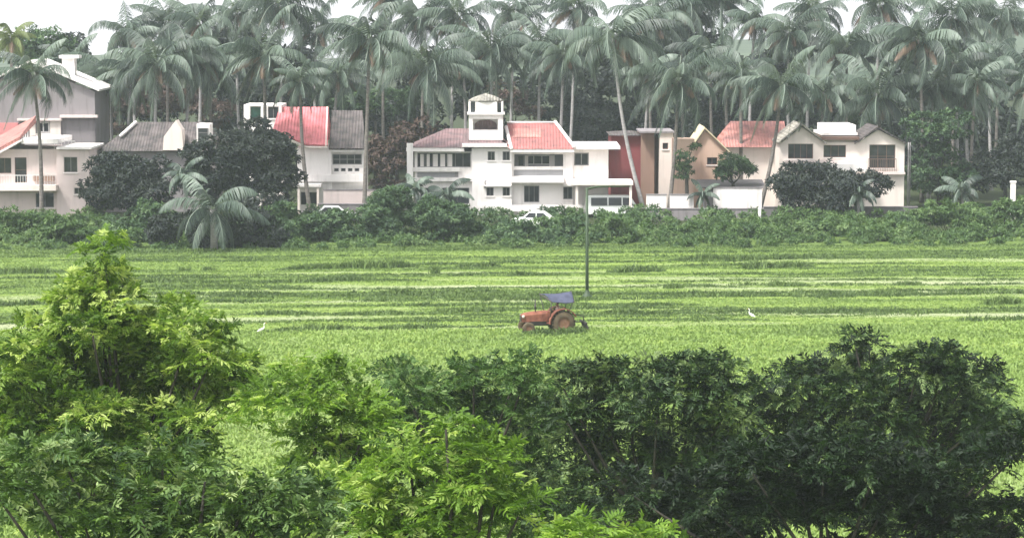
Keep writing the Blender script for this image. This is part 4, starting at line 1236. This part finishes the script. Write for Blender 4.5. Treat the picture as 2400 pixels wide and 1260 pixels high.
# low palms on the bank
def low_palm(label, cx, cy, D, size, seed, nf=14, thick=.2, name='low_palm'):
    top = at(cx, cy, D); foot = Vector((top.x + .1, D, 0))
    t_ = thing(name, label, 'palm tree', foot, 0, 'low palms on the far bank')
    MB().tube([(foot.x, D, -.05), (foot.x, D, top.z * .5), top], [thick * 1.2, thick, thick * .8], 9).build('trunk', M['palebark'], t_)
    V, Q, t = palm_crown(seed, nf, 4.6 * size, wind=(0, 0))
    o = link('crown', npmesh('crown', V, Q, t), M['palm'], t_); o.location = top - foot
low_palm('low palm with thick arching fronds and a pale stem on the bank, left of centre', 498, 492, 210, 1.1, 901, 15, .26)
low_palm('small feathery palm beside the left wing of the white house', 1045, 455, 232, .6, 902, 12, .12)
low_palm('small palm with pale fronds at the left corner of the white house', 972, 440, 236, .5, 903, 12, .1)
low_palm('young palm with upright fronds before the mango tree', 430, 405, 228, .55, 904, 11, .12)
low_palm('small palm growing right of the round tree by the cream house', 2010, 450, 236, .55, 905, 12, .12)
low_palm('young palm on the bank right of the cream house', 2255, 445, 240, .6, 906, 12, .12)
low_palm('small palm by the gate between the white wall panels', 1648, 452, 241, .42, 907, 10, .1)

# ---------------------------------------------------------------- lamp pole, posts
p = gnd(1376, 697)
t_ = thing('lamp_pole', 'tall slim dark green pole with a curved arm, standing in the field behind the tractor', 'pole', p)
top = at(1374, 440, p.y)
mb = MB(); mb.tube([(p.x, p.y, -.1), (p.x - .01, p.y, 2.5), (p.x - .03, p.y, top.z)], [.115, .105, .085], 12); mb.build('shaft', M['pole'], t_)
MB().lathe((p.x, p.y, 0), (0, 0, 1), [(.01, -.05), (.34, -.05), (.36, .10), (.22, .20), (.14, .42), (.112, .5)], 14).build('base', M['pole'], t_)
ar = MB(); pts = []
for i in range(9):
    f_ = i / 8; pts.append((p.x - .03 + 3.0 * f_ * (1 - .05 * f_), p.y + .3 * f_, top.z - .08 + .16 * math.sin(min(1, f_ * 3) * math.pi / 2)))
ar.tube(pts, [.07, .07, .065, .06, .055, .05, .045, .04, .035], 8); ar.build('arm', M['pole'], t_)

p = at(1780, 524, 232)
t_ = thing('marker_post', 'short white post at the foot of the tallest garden wall', 'post', (p.x, 232, 0))
MB().box(p.x - .12, p.x + .12, 231.88, 232.12, -.1, at(1780, 490, 232).z).build('shaft', M['white'], t_)
MB().hip(p.x - .15, p.x + .15, 231.85, 232.15, at(1780, 490, 232).z + .002, at(1780, 486, 232).z, p.x - .01, p.x + .01).build('cap', M['white'], t_)
p = at(2374, 455, 240)
t_ = thing('marker_stone', 'small white stone pillar before the dark trees at the right edge', 'post', (p.x, 240, 0))
MB().box(p.x - .22, p.x + .22, 239.85, 240.15, -.1, at(2374, 428, 240).z).build('shaft', M['white'], t_)
MB().box(p.x - .27, p.x + .27, 239.8, 240.2, at(2374, 428, 240).z + .002, at(2374, 424, 240).z).build('cap', M['white'], t_)

# ---------------------------------------------------------------- vehicles by the houses
def wheel(parent, x, y, r, wd, tyre, rim, name='wheel'):
    ax = (0, 1, 0)
    prof = [(r * .55, -wd * .5), (r * .9, -wd * .5), (r, -wd * .34), (r, wd * .34), (r * .9, wd * .5), (r * .55, wd * .5)]
    o = MB().lathe((x, y, r), ax, prof, 26).build(name, tyre, parent, True)
    MB().lathe((x, y, r), ax, [(.01, -wd * .30), (r * .2, -wd * .36), (r * .45, -wd * .26), (r * .56, -wd * .46), (r * .56, wd * .46), (r * .45, wd * .26), (r * .2, wd * .36), (.01, wd * .30)], 22).build('rim', rim, o, True)
    return o
def car(name, label, cat, loc, rz, outline, glasses, length, width, wr, xs_):
    t_ = thing(name, label, cat, loc, rz)
    hw_ = width / 2
    mb = MB(); n = len(outline)
    zmax = max(z for _, z in outline)
    v = []
    for sgn in (-1, 1):
        for (x, z) in outline: v.append((x, sgn * hw_ * (1 - .16 * max(0, (z - zmax * .55) / (zmax * .45))), z))
    f = [tuple(range(n)), tuple(range(2 * n - 1, n - 1, -1))] + [(i + n, (i + 1) % n + n, (i + 1) % n, i) for i in range(n)]
    mb.add(v, f); bo = mb.build('body', M['carwhite'], t_, True)
    bv = bo.modifiers.new('round', 'BEVEL'); bv.width = .07; bv.segments = 3; bv.limit_method = 'ANGLE'
    for g_ in glasses:
        for sgn in (-1, 1):
            pts_ = [(x, sgn * (hw_ * (1 - .16 * max(0, (z - zmax * .55) / (zmax * .45))) + .006), z) for x, z in g_]
            pts2 = [(x, y - sgn * .05, z) for x, y, z in pts_]
            MB().hexa(pts_, pts2).build('window', M['glass'], t_, True)
    for x in xs_:
        for sgn in (-1, 1): wheel(t_, x, sgn * (hw_ - .1), wr, .2, M['tyre'], M['frame'])
    xf = max(x for x, _ in outline)
    for sgn in (-1, 1):
        MB().lathe((xf - .03, sgn * (hw_ - .28), zmax * .42), (1, 0, 0), [(.01, .05), (.10, .045), (.12, -.03)], 14).build('headlight', M['lamp'], t_, True)
    return t_
VAN = [(-2.3, .32), (2.3, .32), (2.38, .7), (2.30, 1.05), (1.75, 1.95), (1.5, 2.05), (-2.1, 2.08), (-2.32, 1.9), (-2.36, .7)]
VG = [[(1.0, 1.15), (1.95, 1.15), (1.62, 1.82), (1.0, 1.85)], [(-.3, 1.15), (.88, 1.15), (.88, 1.85), (-.3, 1.85)], [(-1.9, 1.15), (-.42, 1.15), (-.42, 1.85), (-1.9, 1.85)]]
p = at(1432, 495, 243.5)
car('parked_van', 'white van parked under the porch of the white house', 'van', (p.x, 243.5, 0), 0.06, VAN, VG, 4.6, 1.75, .33, (-1.45, 1.5))
CAR = [(-1.95, .3), (1.9, .3), (2.0, .6), (1.9, .82), (.95, .95), (.35, 1.45), (-.95, 1.48), (-1.6, 1.0), (-1.98, .9), (-2.0, .55)]
CG = [[(-.25, .98), (.72, .98), (.32, 1.38), (-.25, 1.40)], [(-1.35, 1.0), (-.33, .98), (-.33, 1.40), (-.9, 1.40)]]
p = at(1250, 495, 233.5)
car('parked_car', 'small white car half hidden by bushes below the white house door', 'car', (p.x, 231.0, 0.0), math.pi - .1, CAR, CG, 4, 1.6, .29, (-1.25, 1.25))
p = at(785, 495, 237.5)
car('parked_car', 'white car with a low bonnet below the pale rounded wall panel', 'car', (p.x, 237.5, 0), .1, CAR, CG, 4, 1.6, .29, (-1.25, 1.25))

# ---------------------------------------------------------------- tractor (local: +x forward)
p = gnd(1290, 774); p.z = -.13
TRZ = math.pi + 0.20
tr_ = thing('tractor', 'orange farm tractor with a blue tilted canopy, ploughing the green field', 'tractor', p, TRZ)
def hood_section(x, hw_, z0, z1):
    return [(x, -hw_, z0), (x, -hw_ * 1.0, z0 + (z1 - z0) * .75), (x, -hw_ * .7, z1), (x, hw_ * .7, z1), (x, hw_, z0 + (z1 - z0) * .75), (x, hw_, z0)]
def loft(mb, secs):
    n = len(secs[0]); v = [q for s_ in secs for q in s_]
    f = [tuple(range(n - 1, -1, -1)), tuple((len(secs) - 1) * n + k for k in range(n))]
    for i in range(len(secs) - 1):
        for k in range(n): f.append((i * n + k, i * n + (k + 1) % n, (i + 1) * n + (k + 1) % n, (i + 1) * n + k))
    mb.add(v, f)
mb = MB(); loft(mb, [hood_section(.25, .33, .72, 1.32), hood_section(1.0, .33, .72, 1.28), hood_section(1.55, .31, .70, 1.20), hood_section(1.78, .27, .70, 1.10)])
mb.build('hood', M['orange'], tr_, True)
MB().box(1.783, 1.81, -.22, .22, .72, 1.05).build('grille', M['darkmetal'], tr_, True)
mb = MB(); mb.box(-.9, 1.5, -.2, .2, .45, .715); mb.box(.3, 1.2, -.26, .26, .5, .70); mb.build('engine', M['darkmetal'], tr_, True)
mb = MB(); mb.tube([(1.45, -.7, .36), (1.45, .7, .36)], .06, 8); mb.box(1.35, 1.55, -.12, .12, .3, .55); mb.build('axle', M['darkmetal'], tr_, True)
for sgn in (-1, 1):
    wheel(tr_, 1.45, sgn * .68, .36, .2, M['mud'], M['rim'], 'front_wheel')
    o = wheel(tr_, -.62, sgn * .72, .66, .36, M['mud'], M['rim'], 'rear_wheel')
    lg = MB()
    for k in range(20):
        a_ = 2 * math.pi * k / 20
        c_, s_ = math.cos(a_), math.sin(a_)
        def pt(r, y, da): return (-.62 + r * math.cos(a_ + da), sgn * .72 + y, .66 + r * math.sin(a_ + da))
        lg.hexa([pt(.64, -.17, -.05), pt(.64, 0, .04), pt(.64, 0, .12), pt(.64, -.17, .03)], [pt(.71, -.17, -.05), pt(.71, 0, .04), pt(.71, 0, .12), pt(.71, -.17, .03)])
        lg.hexa([pt(.64, .17, .10), pt(.64, 0, .20), pt(.64, 0, .28), pt(.64, .17, .18)], [pt(.71, .17, .10), pt(.71, 0, .20), pt(.71, 0, .28), pt(.71, .17, .18)])
    lg.build('lug', M['mud'], o, True)
    fd = MB(); secs = []
    for k in range(9):
        a_ = R(-5 + 160 * k / 8); x_, z_ = -.62 + .80 * math.cos(a_), .66 + .80 * math.sin(a_)
        x2, z2 = -.62 + .84 * math.cos(a_), .66 + .84 * math.sin(a_)
        secs.append([(x_, sgn * .50, z_), (x_, sgn * .94, z_), (x2, sgn * .94, z2), (x2, sgn * .50, z2)])
    loft(fd, secs); fd.build('fender', M['orange'], tr_, True)
    MB().lathe((1.70, sgn * .31, 1.02), (1, 0, 0), [(.01, .07), (.08, .06), (.09, -.06), (.01, -.08)], 12).build('headlight', M['lamp'], tr_, True)
mb = MB(); mb.tube([(.95, .18, 1.2), (.95, .18, 2.0)], .035, 8); mb.tube([(.95, .18, 1.42), (.95, .18, 1.72)], .06, 8); mb.build('exhaust', M['darkmetal'], tr_, True)
mb = MB(); mb.box(-.75, -.30, -.24, .24, .88, .96); mb.box(-.82, -.74, -.24, .24, .965, 1.35); mb.build('seat', M['darkmetal'], tr_, True)
mb = MB(); mb.box(-.3, .3, -.5, .5, .60, .66); mb.build('footplate', M['orange'], tr_, True)
mb = MB(); mb.box(.05, .245, -.28, .28, .75, 1.30); mb.build('dashboard', M['orange'], tr_, True)
ring = MB(); cs = Vector((-.02, 0, 1.42)); pts = [cs + Vector((.06 * math.cos(k * math.pi / 8), .2 * math.sin(k * math.pi / 8), .19 * math.cos(k * math.pi / 8) * .6)) for k in range(17)]
ring.tube(pts, .018, 6, False); ring.tube([(.12, 0, 1.25), cs], .025, 6); ring.tube([pts[4], pts[12]], .012, 5); ring.build('steering_wheel', M['darkmetal'], tr_, True)
# four posts and a sheet stretched over them, sagging low on the near side
near = 1      # local +y is the camera side (the tractor faces left)
corners = {(1, -1): (.50, -.72, 2.24), (-1, -1): (-1.40, -.72, 2.34), (1, 1): (.10, .80, 1.92), (-1, 1): (-1.25, .80, 1.86)}
for (sx, sy), q in corners.items():
    mb = MB(); bx_ = .15 if sx > 0 else -.95
    mb.tube([(bx_, sy * .55, .66 if sx > 0 else 1.2), (q[0] * .95, q[1] * .95, q[2] - .02)], .026, 6); mb.build('canopy_post', M['darkmetal'], tr_, True)
N_ = 12; v = []
for i in range(N_ + 1):
    for j in range(N_ + 1):
        u, w2_ = i / N_, j / N_
        a_ = Vector(corners[(1, -1)]).lerp(Vector(corners[(-1, -1)]), u); b_ = Vector(corners[(1, 1)]).lerp(Vector(corners[(-1, 1)]), u)
        q = a_.lerp(b_, w2_); q.z += .14 * math.sin(math.pi * w2_) * (1 - .2 * u) - .05 * math.sin(math.pi * u) + .012 * math.sin(9 * u + 5 * w2_)
        v.append(q)
f = [(i * (N_ + 1) + j, i * (N_ + 1) + j + 1, (i + 1) * (N_ + 1) + j + 1, (i + 1) * (N_ + 1) + j) for i in range(N_) for j in range(N_)]
o = MB().add(v, f, True).build('canopy', M['tarp'], tr_, True)
fr = MB(); fr.tube([corners[(1, -1)], corners[(1, 1)]], .05, 6); fr.tube([corners[(-1, -1)], corners[(-1, 1)]], .04, 6); fr.build('canopy_shade_bar', M['darkmetal'], tr_, True)  # dark bars added to imitate the shaded underside of the sheet
sm = o.modifiers.new('thickness', 'SOLIDIFY'); sm.thickness = .03
cv = MB(); cv.box(-2.05, -1.95, -.8, .8, .55, .65); cv.box(-1.95, -1.2, -.05, .05, .58, .64); cv.tube([(-1.25, 0, 1.1), (-2.0, 0, .95), (-2.0, 0, .6)], .035, 6)
for k in range(7):
    y = -.75 + k * .25; cv.tube([(-2.0, y, .6), (-2.12, y, .3), (-1.98, y, .08)], [.03, .028, .02], 6)
cv.build('cultivator', M['darkmetal'], tr_, True)

# ---------------------------------------------------------------- driver
def skin_body(name, nodes, edges, mat, parent, sub=2):
    """nodes: (x,y,z,radius); one continuous surface grown over the skeleton"""
    me = bpy.data.meshes.new(name + '_bones')
    me.from_pydata([q[:3] for q in nodes], edges, [])
    o = bpy.data.objects.new(name + '_bones', me); C.objects.link(o)
    sk = o.modifiers.new('skin', 'SKIN'); sk.use_smooth_shade = True
    for i, q in enumerate(nodes):
        d = me.skin_vertices[0].data[i]; d.radius = (q[3], q[3] * (q[4] if len(q) > 4 else 1)); d.use_root = (i == 0)
    sb = o.modifiers.new('sub', 'SUBSURF'); sb.levels = sub; sb.render_levels = sub
    dg = bpy.context.evaluated_depsgraph_get(); dg.update()
    out = bpy.data.meshes.new_from_object(o.evaluated_get(dg))
    bpy.data.objects.remove(o)
    out.name = name
    return link(name, out, mat, parent)
dr = thing('person', 'tractor driver in a pale shirt seated under the blue canopy, hands on the wheel', 'person', p, TRZ)
nodes = [(-.50, 0, 1.04, .13), (-.50, 0, 1.22, .13), (-.47, 0, 1.40, .145), (-.45, 0, 1.50, .09), (-.44, 0, 1.57, .052), (-.43, 0, 1.64, .075), (-.425, 0, 1.72, .092), (-.42, 0, 1.80, .07)]
edges = [(i, i + 1) for i in range(7)]
def chain(start, pts_):
    i0 = start
    for q in pts_:
        nodes.append(q); edges.append((i0, len(nodes) - 1)); i0 = len(nodes) - 1
    return i0
for sgn in (-1, 1):
    hnd = chain(2, [(-.46, sgn * .19, 1.45, .058), (-.33, sgn * .25, 1.24, .045), (-.10, sgn * .19, 1.36, .033), (-.055, sgn * .175, 1.385, .028, 1.3)])
    for k in range(4):
        o_ = (k - 1.5) * .017
        chain(hnd, [(-.02, sgn * .17 + o_, 1.41 + .004 * k, .0095), (.012, sgn * .165 + o_, 1.40, .009), (.012, sgn * .165 + o_, 1.375, .008)])
    chain(hnd, [(-.05, sgn * .14, 1.40, .010), (-.02, sgn * .13, 1.41, .009)])
    chain(0, [(-.40, sgn * .10, 1.02, .092), (-.02, sgn * .17, 1.03, .066), (.02, sgn * .18, .74, .045), (.04, sgn * .18, .69, .04), (.16, sgn * .19, .68, .032)])
chain(6, [(-.33, 0, 1.725, .018), (-.32, 0, 1.71, .012)])
skin_body('body', nodes, edges, M['skin'], dr)
sn = [(-.50, 0, 1.04, .15), (-.50, 0, 1.22, .15), (-.47, 0, 1.40, .162), (-.45, 0, 1.50, .10)]; se = [(0, 1), (1, 2), (2, 3)]
for sgn in (-1, 1):
    k = len(sn); sn += [(-.46, sgn * .19, 1.45, .075), (-.36, sgn * .24, 1.28, .066)]; se += [(2, k), (k, k + 1)]
skin_body('shirt', sn, se, M['shirt'], dr)
sn = [(-.50, 0, 1.03, .155)]; se = []
for sgn in (-1, 1):
    k = len(sn); sn += [(-.38, sgn * .105, 1.02, .105), (-.02, sgn * .17, 1.03, .080), (.02, sgn * .18, .80, .062)]; se += [(0, k), (k, k + 1), (k + 1, k + 2)]
skin_body('trousers', sn, se, M['trouser'], dr)
skin_body('hair', [(-.455, 0, 1.68, .07), (-.45, 0, 1.76, .096), (-.425, 0, 1.82, .072)], [(0, 1), (1, 2)], M['hair'], dr)

# ---------------------------------------------------------------- egrets
def egret(label, px, py, face, D=None):
    p = gnd(px, py)
    t_ = thing('egret', label, 'bird', p, face, 'white egrets in the field')
    nd = [(0, 0, .38, .075), (.10, 0, .42, .07), (.17, 0, .47, .040), (.19, 0, .56, .024), (.16, 0, .66, .020), (.20, 0, .74, .026), (.25, 0, .745, .018), (-.12, 0, .33, .055), (-.24, 0, .27, .022)]
    ed = [(0, 1), (1, 2), (2, 3), (3, 4), (4, 5), (5, 6), (0, 7), (7, 8)]
    skin_body('body', nd, ed, M['feather'], t_)
    MB().tube([(.26, 0, .745), (.36, 0, .73)], [.014, .003], 6).build('beak', M['beak'], t_, True)
    for sgn in (-1, 1):
        MB().tube([(-.02, sgn * .035, .34), (.02, sgn * .035, .18), (-.01, sgn * .035, 0), (.05, sgn * .04, .0)], [.012, .008, .008, .006], 6).build('leg', M['darkmetal'], t_, True)
egret('white egret standing in the green field just right of the big left tree', 612, 787, .3)
egret('white egret in the mown strip to the right, beside a dark clod', 1762, 752, 2.6)

# ---------------------------------------------------------------- foreground trees
FG = dict(leaf=(0.165, 0.05), cover=1.5, clump=0.38, per=12, tint_sd=.26, flush=.16, spray=.34)
def fg(label, D, lobes, mat, seed, group='leafy trees in the foreground', **kw):
    k = dict(FG); k.update(kw)
    return broad_tree('leafy_tree', label, 'tree', D, lobes, mat, seed, group, trunk_r=.2, **k)
fg('tall yellow-green tree with a leafy spire at the left', 62,
   [(245,590,34),(225,640,42),(285,640,22),(195,690,48),(250,700,40),(150,740,45),(215,760,70),(100,800,75),(300,790,75),(420,735,30),(440,780,50),(520,765,26),(490,845,58),(550,865,40),(570,915,38),(40,870,85),(150,880,95),(270,880,100),(390,870,90),(480,900,80),(60,990,100),(200,985,90),(330,980,85),(430,980,60),(80,1080,90),(220,1080,90),(350,1070,80),(450,1070,60),(20,1000,80),(300,1180,90),(450,1160,70),(530,960,45),(120,1180,90)],
   M['fg_yellow'], 11, tint_mid=.5, deep=1.3)
fg('light green tree between the tall left tree and the dark middle tree', 57,
   [(745,865,38),(700,890,40),(790,900,45),(640,940,48),(720,950,60),(800,970,60),(850,1010,55),(600,975,35),(760,1040,60),(850,1080,55),(700,1020,25),(880,960,22),(740,1130,60),(830,1170,60),(640,1180,60),(560,1170,50),(720,1220,60),(600,1240,60)],
   M['fg_bright'], 12, tint_mid=.5, deep=1.0, base=(at(800, 1000, 57).x, 57.0), skip=(500, 740))
fg('bright yellow-green tree crown in front at bottom centre', 47,
   [(1045,1000,32),(1085,1025,35),(960,1060,65),(1060,1080,70),(1140,1080,45),(1160,1150,65),(1060,1160,80),(930,1150,80),(830,1150,65),(1215,1200,45),(1120,1230,75),(980,1240,85),(840,1240,80),(1240,1265,40)],
   M['fg_bright'], 13, tint_mid=.55, deep=.9)
fg('grey-green tree crown in front at bottom left', 44,
   [(60,1110,70),(160,1090,60),(250,1130,70),(70,1210,85),(200,1220,85),(330,1190,70),(420,1140,55),(440,1220,75),(560,1200,60),(330,1260,70),(560,1265,70),(680,1190,70),(700,1260,75),(640,1160,32),(380,1080,40),(480,1120,40),(0,1160,60),(760,1190,50)],
   M['fg_grey'], 14, tint_mid=.45, deep=.9)
fg('green tree in the middle, left of the broad dark trees', 76,
   [(925,885,42),(960,930,55),(1040,920,60),(1110,870,40),(1150,920,65),(1230,880,50),(1270,910,45),(1060,990,70),(1170,1000,75),(960,1000,60),(1270,980,65),(1220,850,24),(1130,1060,60),(1230,1070,65),(1240,1150,70),(1140,1140,60),(1240,1230,70),(1000,1080,60),(900,960,45),(890,1050,40)],
   M['fg_mid'], 15, tint_mid=.5, deep=1.6)
fg('olive-green broad tree right of the middle, its top touching the bright field', 72,
   [(1320,902,36),(1380,900,55),(1460,902,55),(1540,887,50),(1600,872,40),(1650,867,45),(1700,872,35),(1420,980,75),(1540,960,80),(1650,930,75),(1330,980,55),(1700,960,60),(1480,1060,80),(1610,1050,85),(1360,1070,65),(1720,1060,60),(1300,1140,60),(1420,1150,75),(1530,1140,80),(1650,1130,75),(1330,1220,75),(1460,1230,75),(1590,1220,75),(1720,1160,60),(1700,1240,70)],
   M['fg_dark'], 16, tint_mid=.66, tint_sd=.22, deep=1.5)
fg('broad dark green tree at the right with a ragged top', 78,
   [(1790,918,45),(1850,888,40),(1920,878,45),(2005,808,24),(1990,838,25),(2035,803,20),(2010,878,45),(2110,853,35),(2150,868,45),(2230,838,34),(2270,878,50),(2200,898,60),(1880,955,75),(2000,935,75),(2110,945,75),(2230,965,75),(2310,918,30),(2340,908,16),(2300,985,50),(1780,985,60),(1930,1010,80),(2060,1010,80),(2190,1020,80),(2290,1040,60),(1850,1090,80),(1980,1100,80),(2110,1110,80),(2240,1110,80),(1800,1180,80),(1930,1190,80),(2060,1200,80),(2200,1200,80),(2370,1020,50),(2310,1230,60),(1760,1060,55)],
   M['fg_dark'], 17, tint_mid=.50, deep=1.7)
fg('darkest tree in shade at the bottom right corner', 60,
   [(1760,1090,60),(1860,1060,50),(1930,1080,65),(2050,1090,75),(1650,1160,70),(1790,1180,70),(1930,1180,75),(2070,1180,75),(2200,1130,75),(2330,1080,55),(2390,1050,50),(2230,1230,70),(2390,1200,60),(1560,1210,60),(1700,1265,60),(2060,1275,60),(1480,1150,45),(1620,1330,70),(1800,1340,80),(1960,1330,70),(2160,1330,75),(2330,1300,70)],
   M['fg_dark'], 18, tint_mid=.22, tint_sd=.2, flush=.07, deep=1.2)  # lowered leaf tint paints the shade into this crown
fg('low yellow-green bush tip at the bottom edge right of the centre', 44,
   [(1530,1275,38),(1470,1285,34),(1380,1262,44),(1310,1275,44)], M['fg_bright'], 19, tint_mid=.5, deep=.4, group=None)

# ---------------------------------------------------------------- air
hz = MB().box(-750, 750, -80, 1100, -2.2, 90)
hm, n, l, b = mat_base('haze')
n.remove(b)
pv = n.new('ShaderNodeVolumePrincipled')
pv.inputs['Color'].default_value = (0.80, 0.89, 1.0, 1)
pv.inputs['Density'].default_value = 0.00022
pv.inputs['Anisotropy'].default_value = 0.0
l.new(pv.outputs[0], n['Material Output'].inputs['Volume'])
tag(hz.build('haze', hm), kind='stuff')
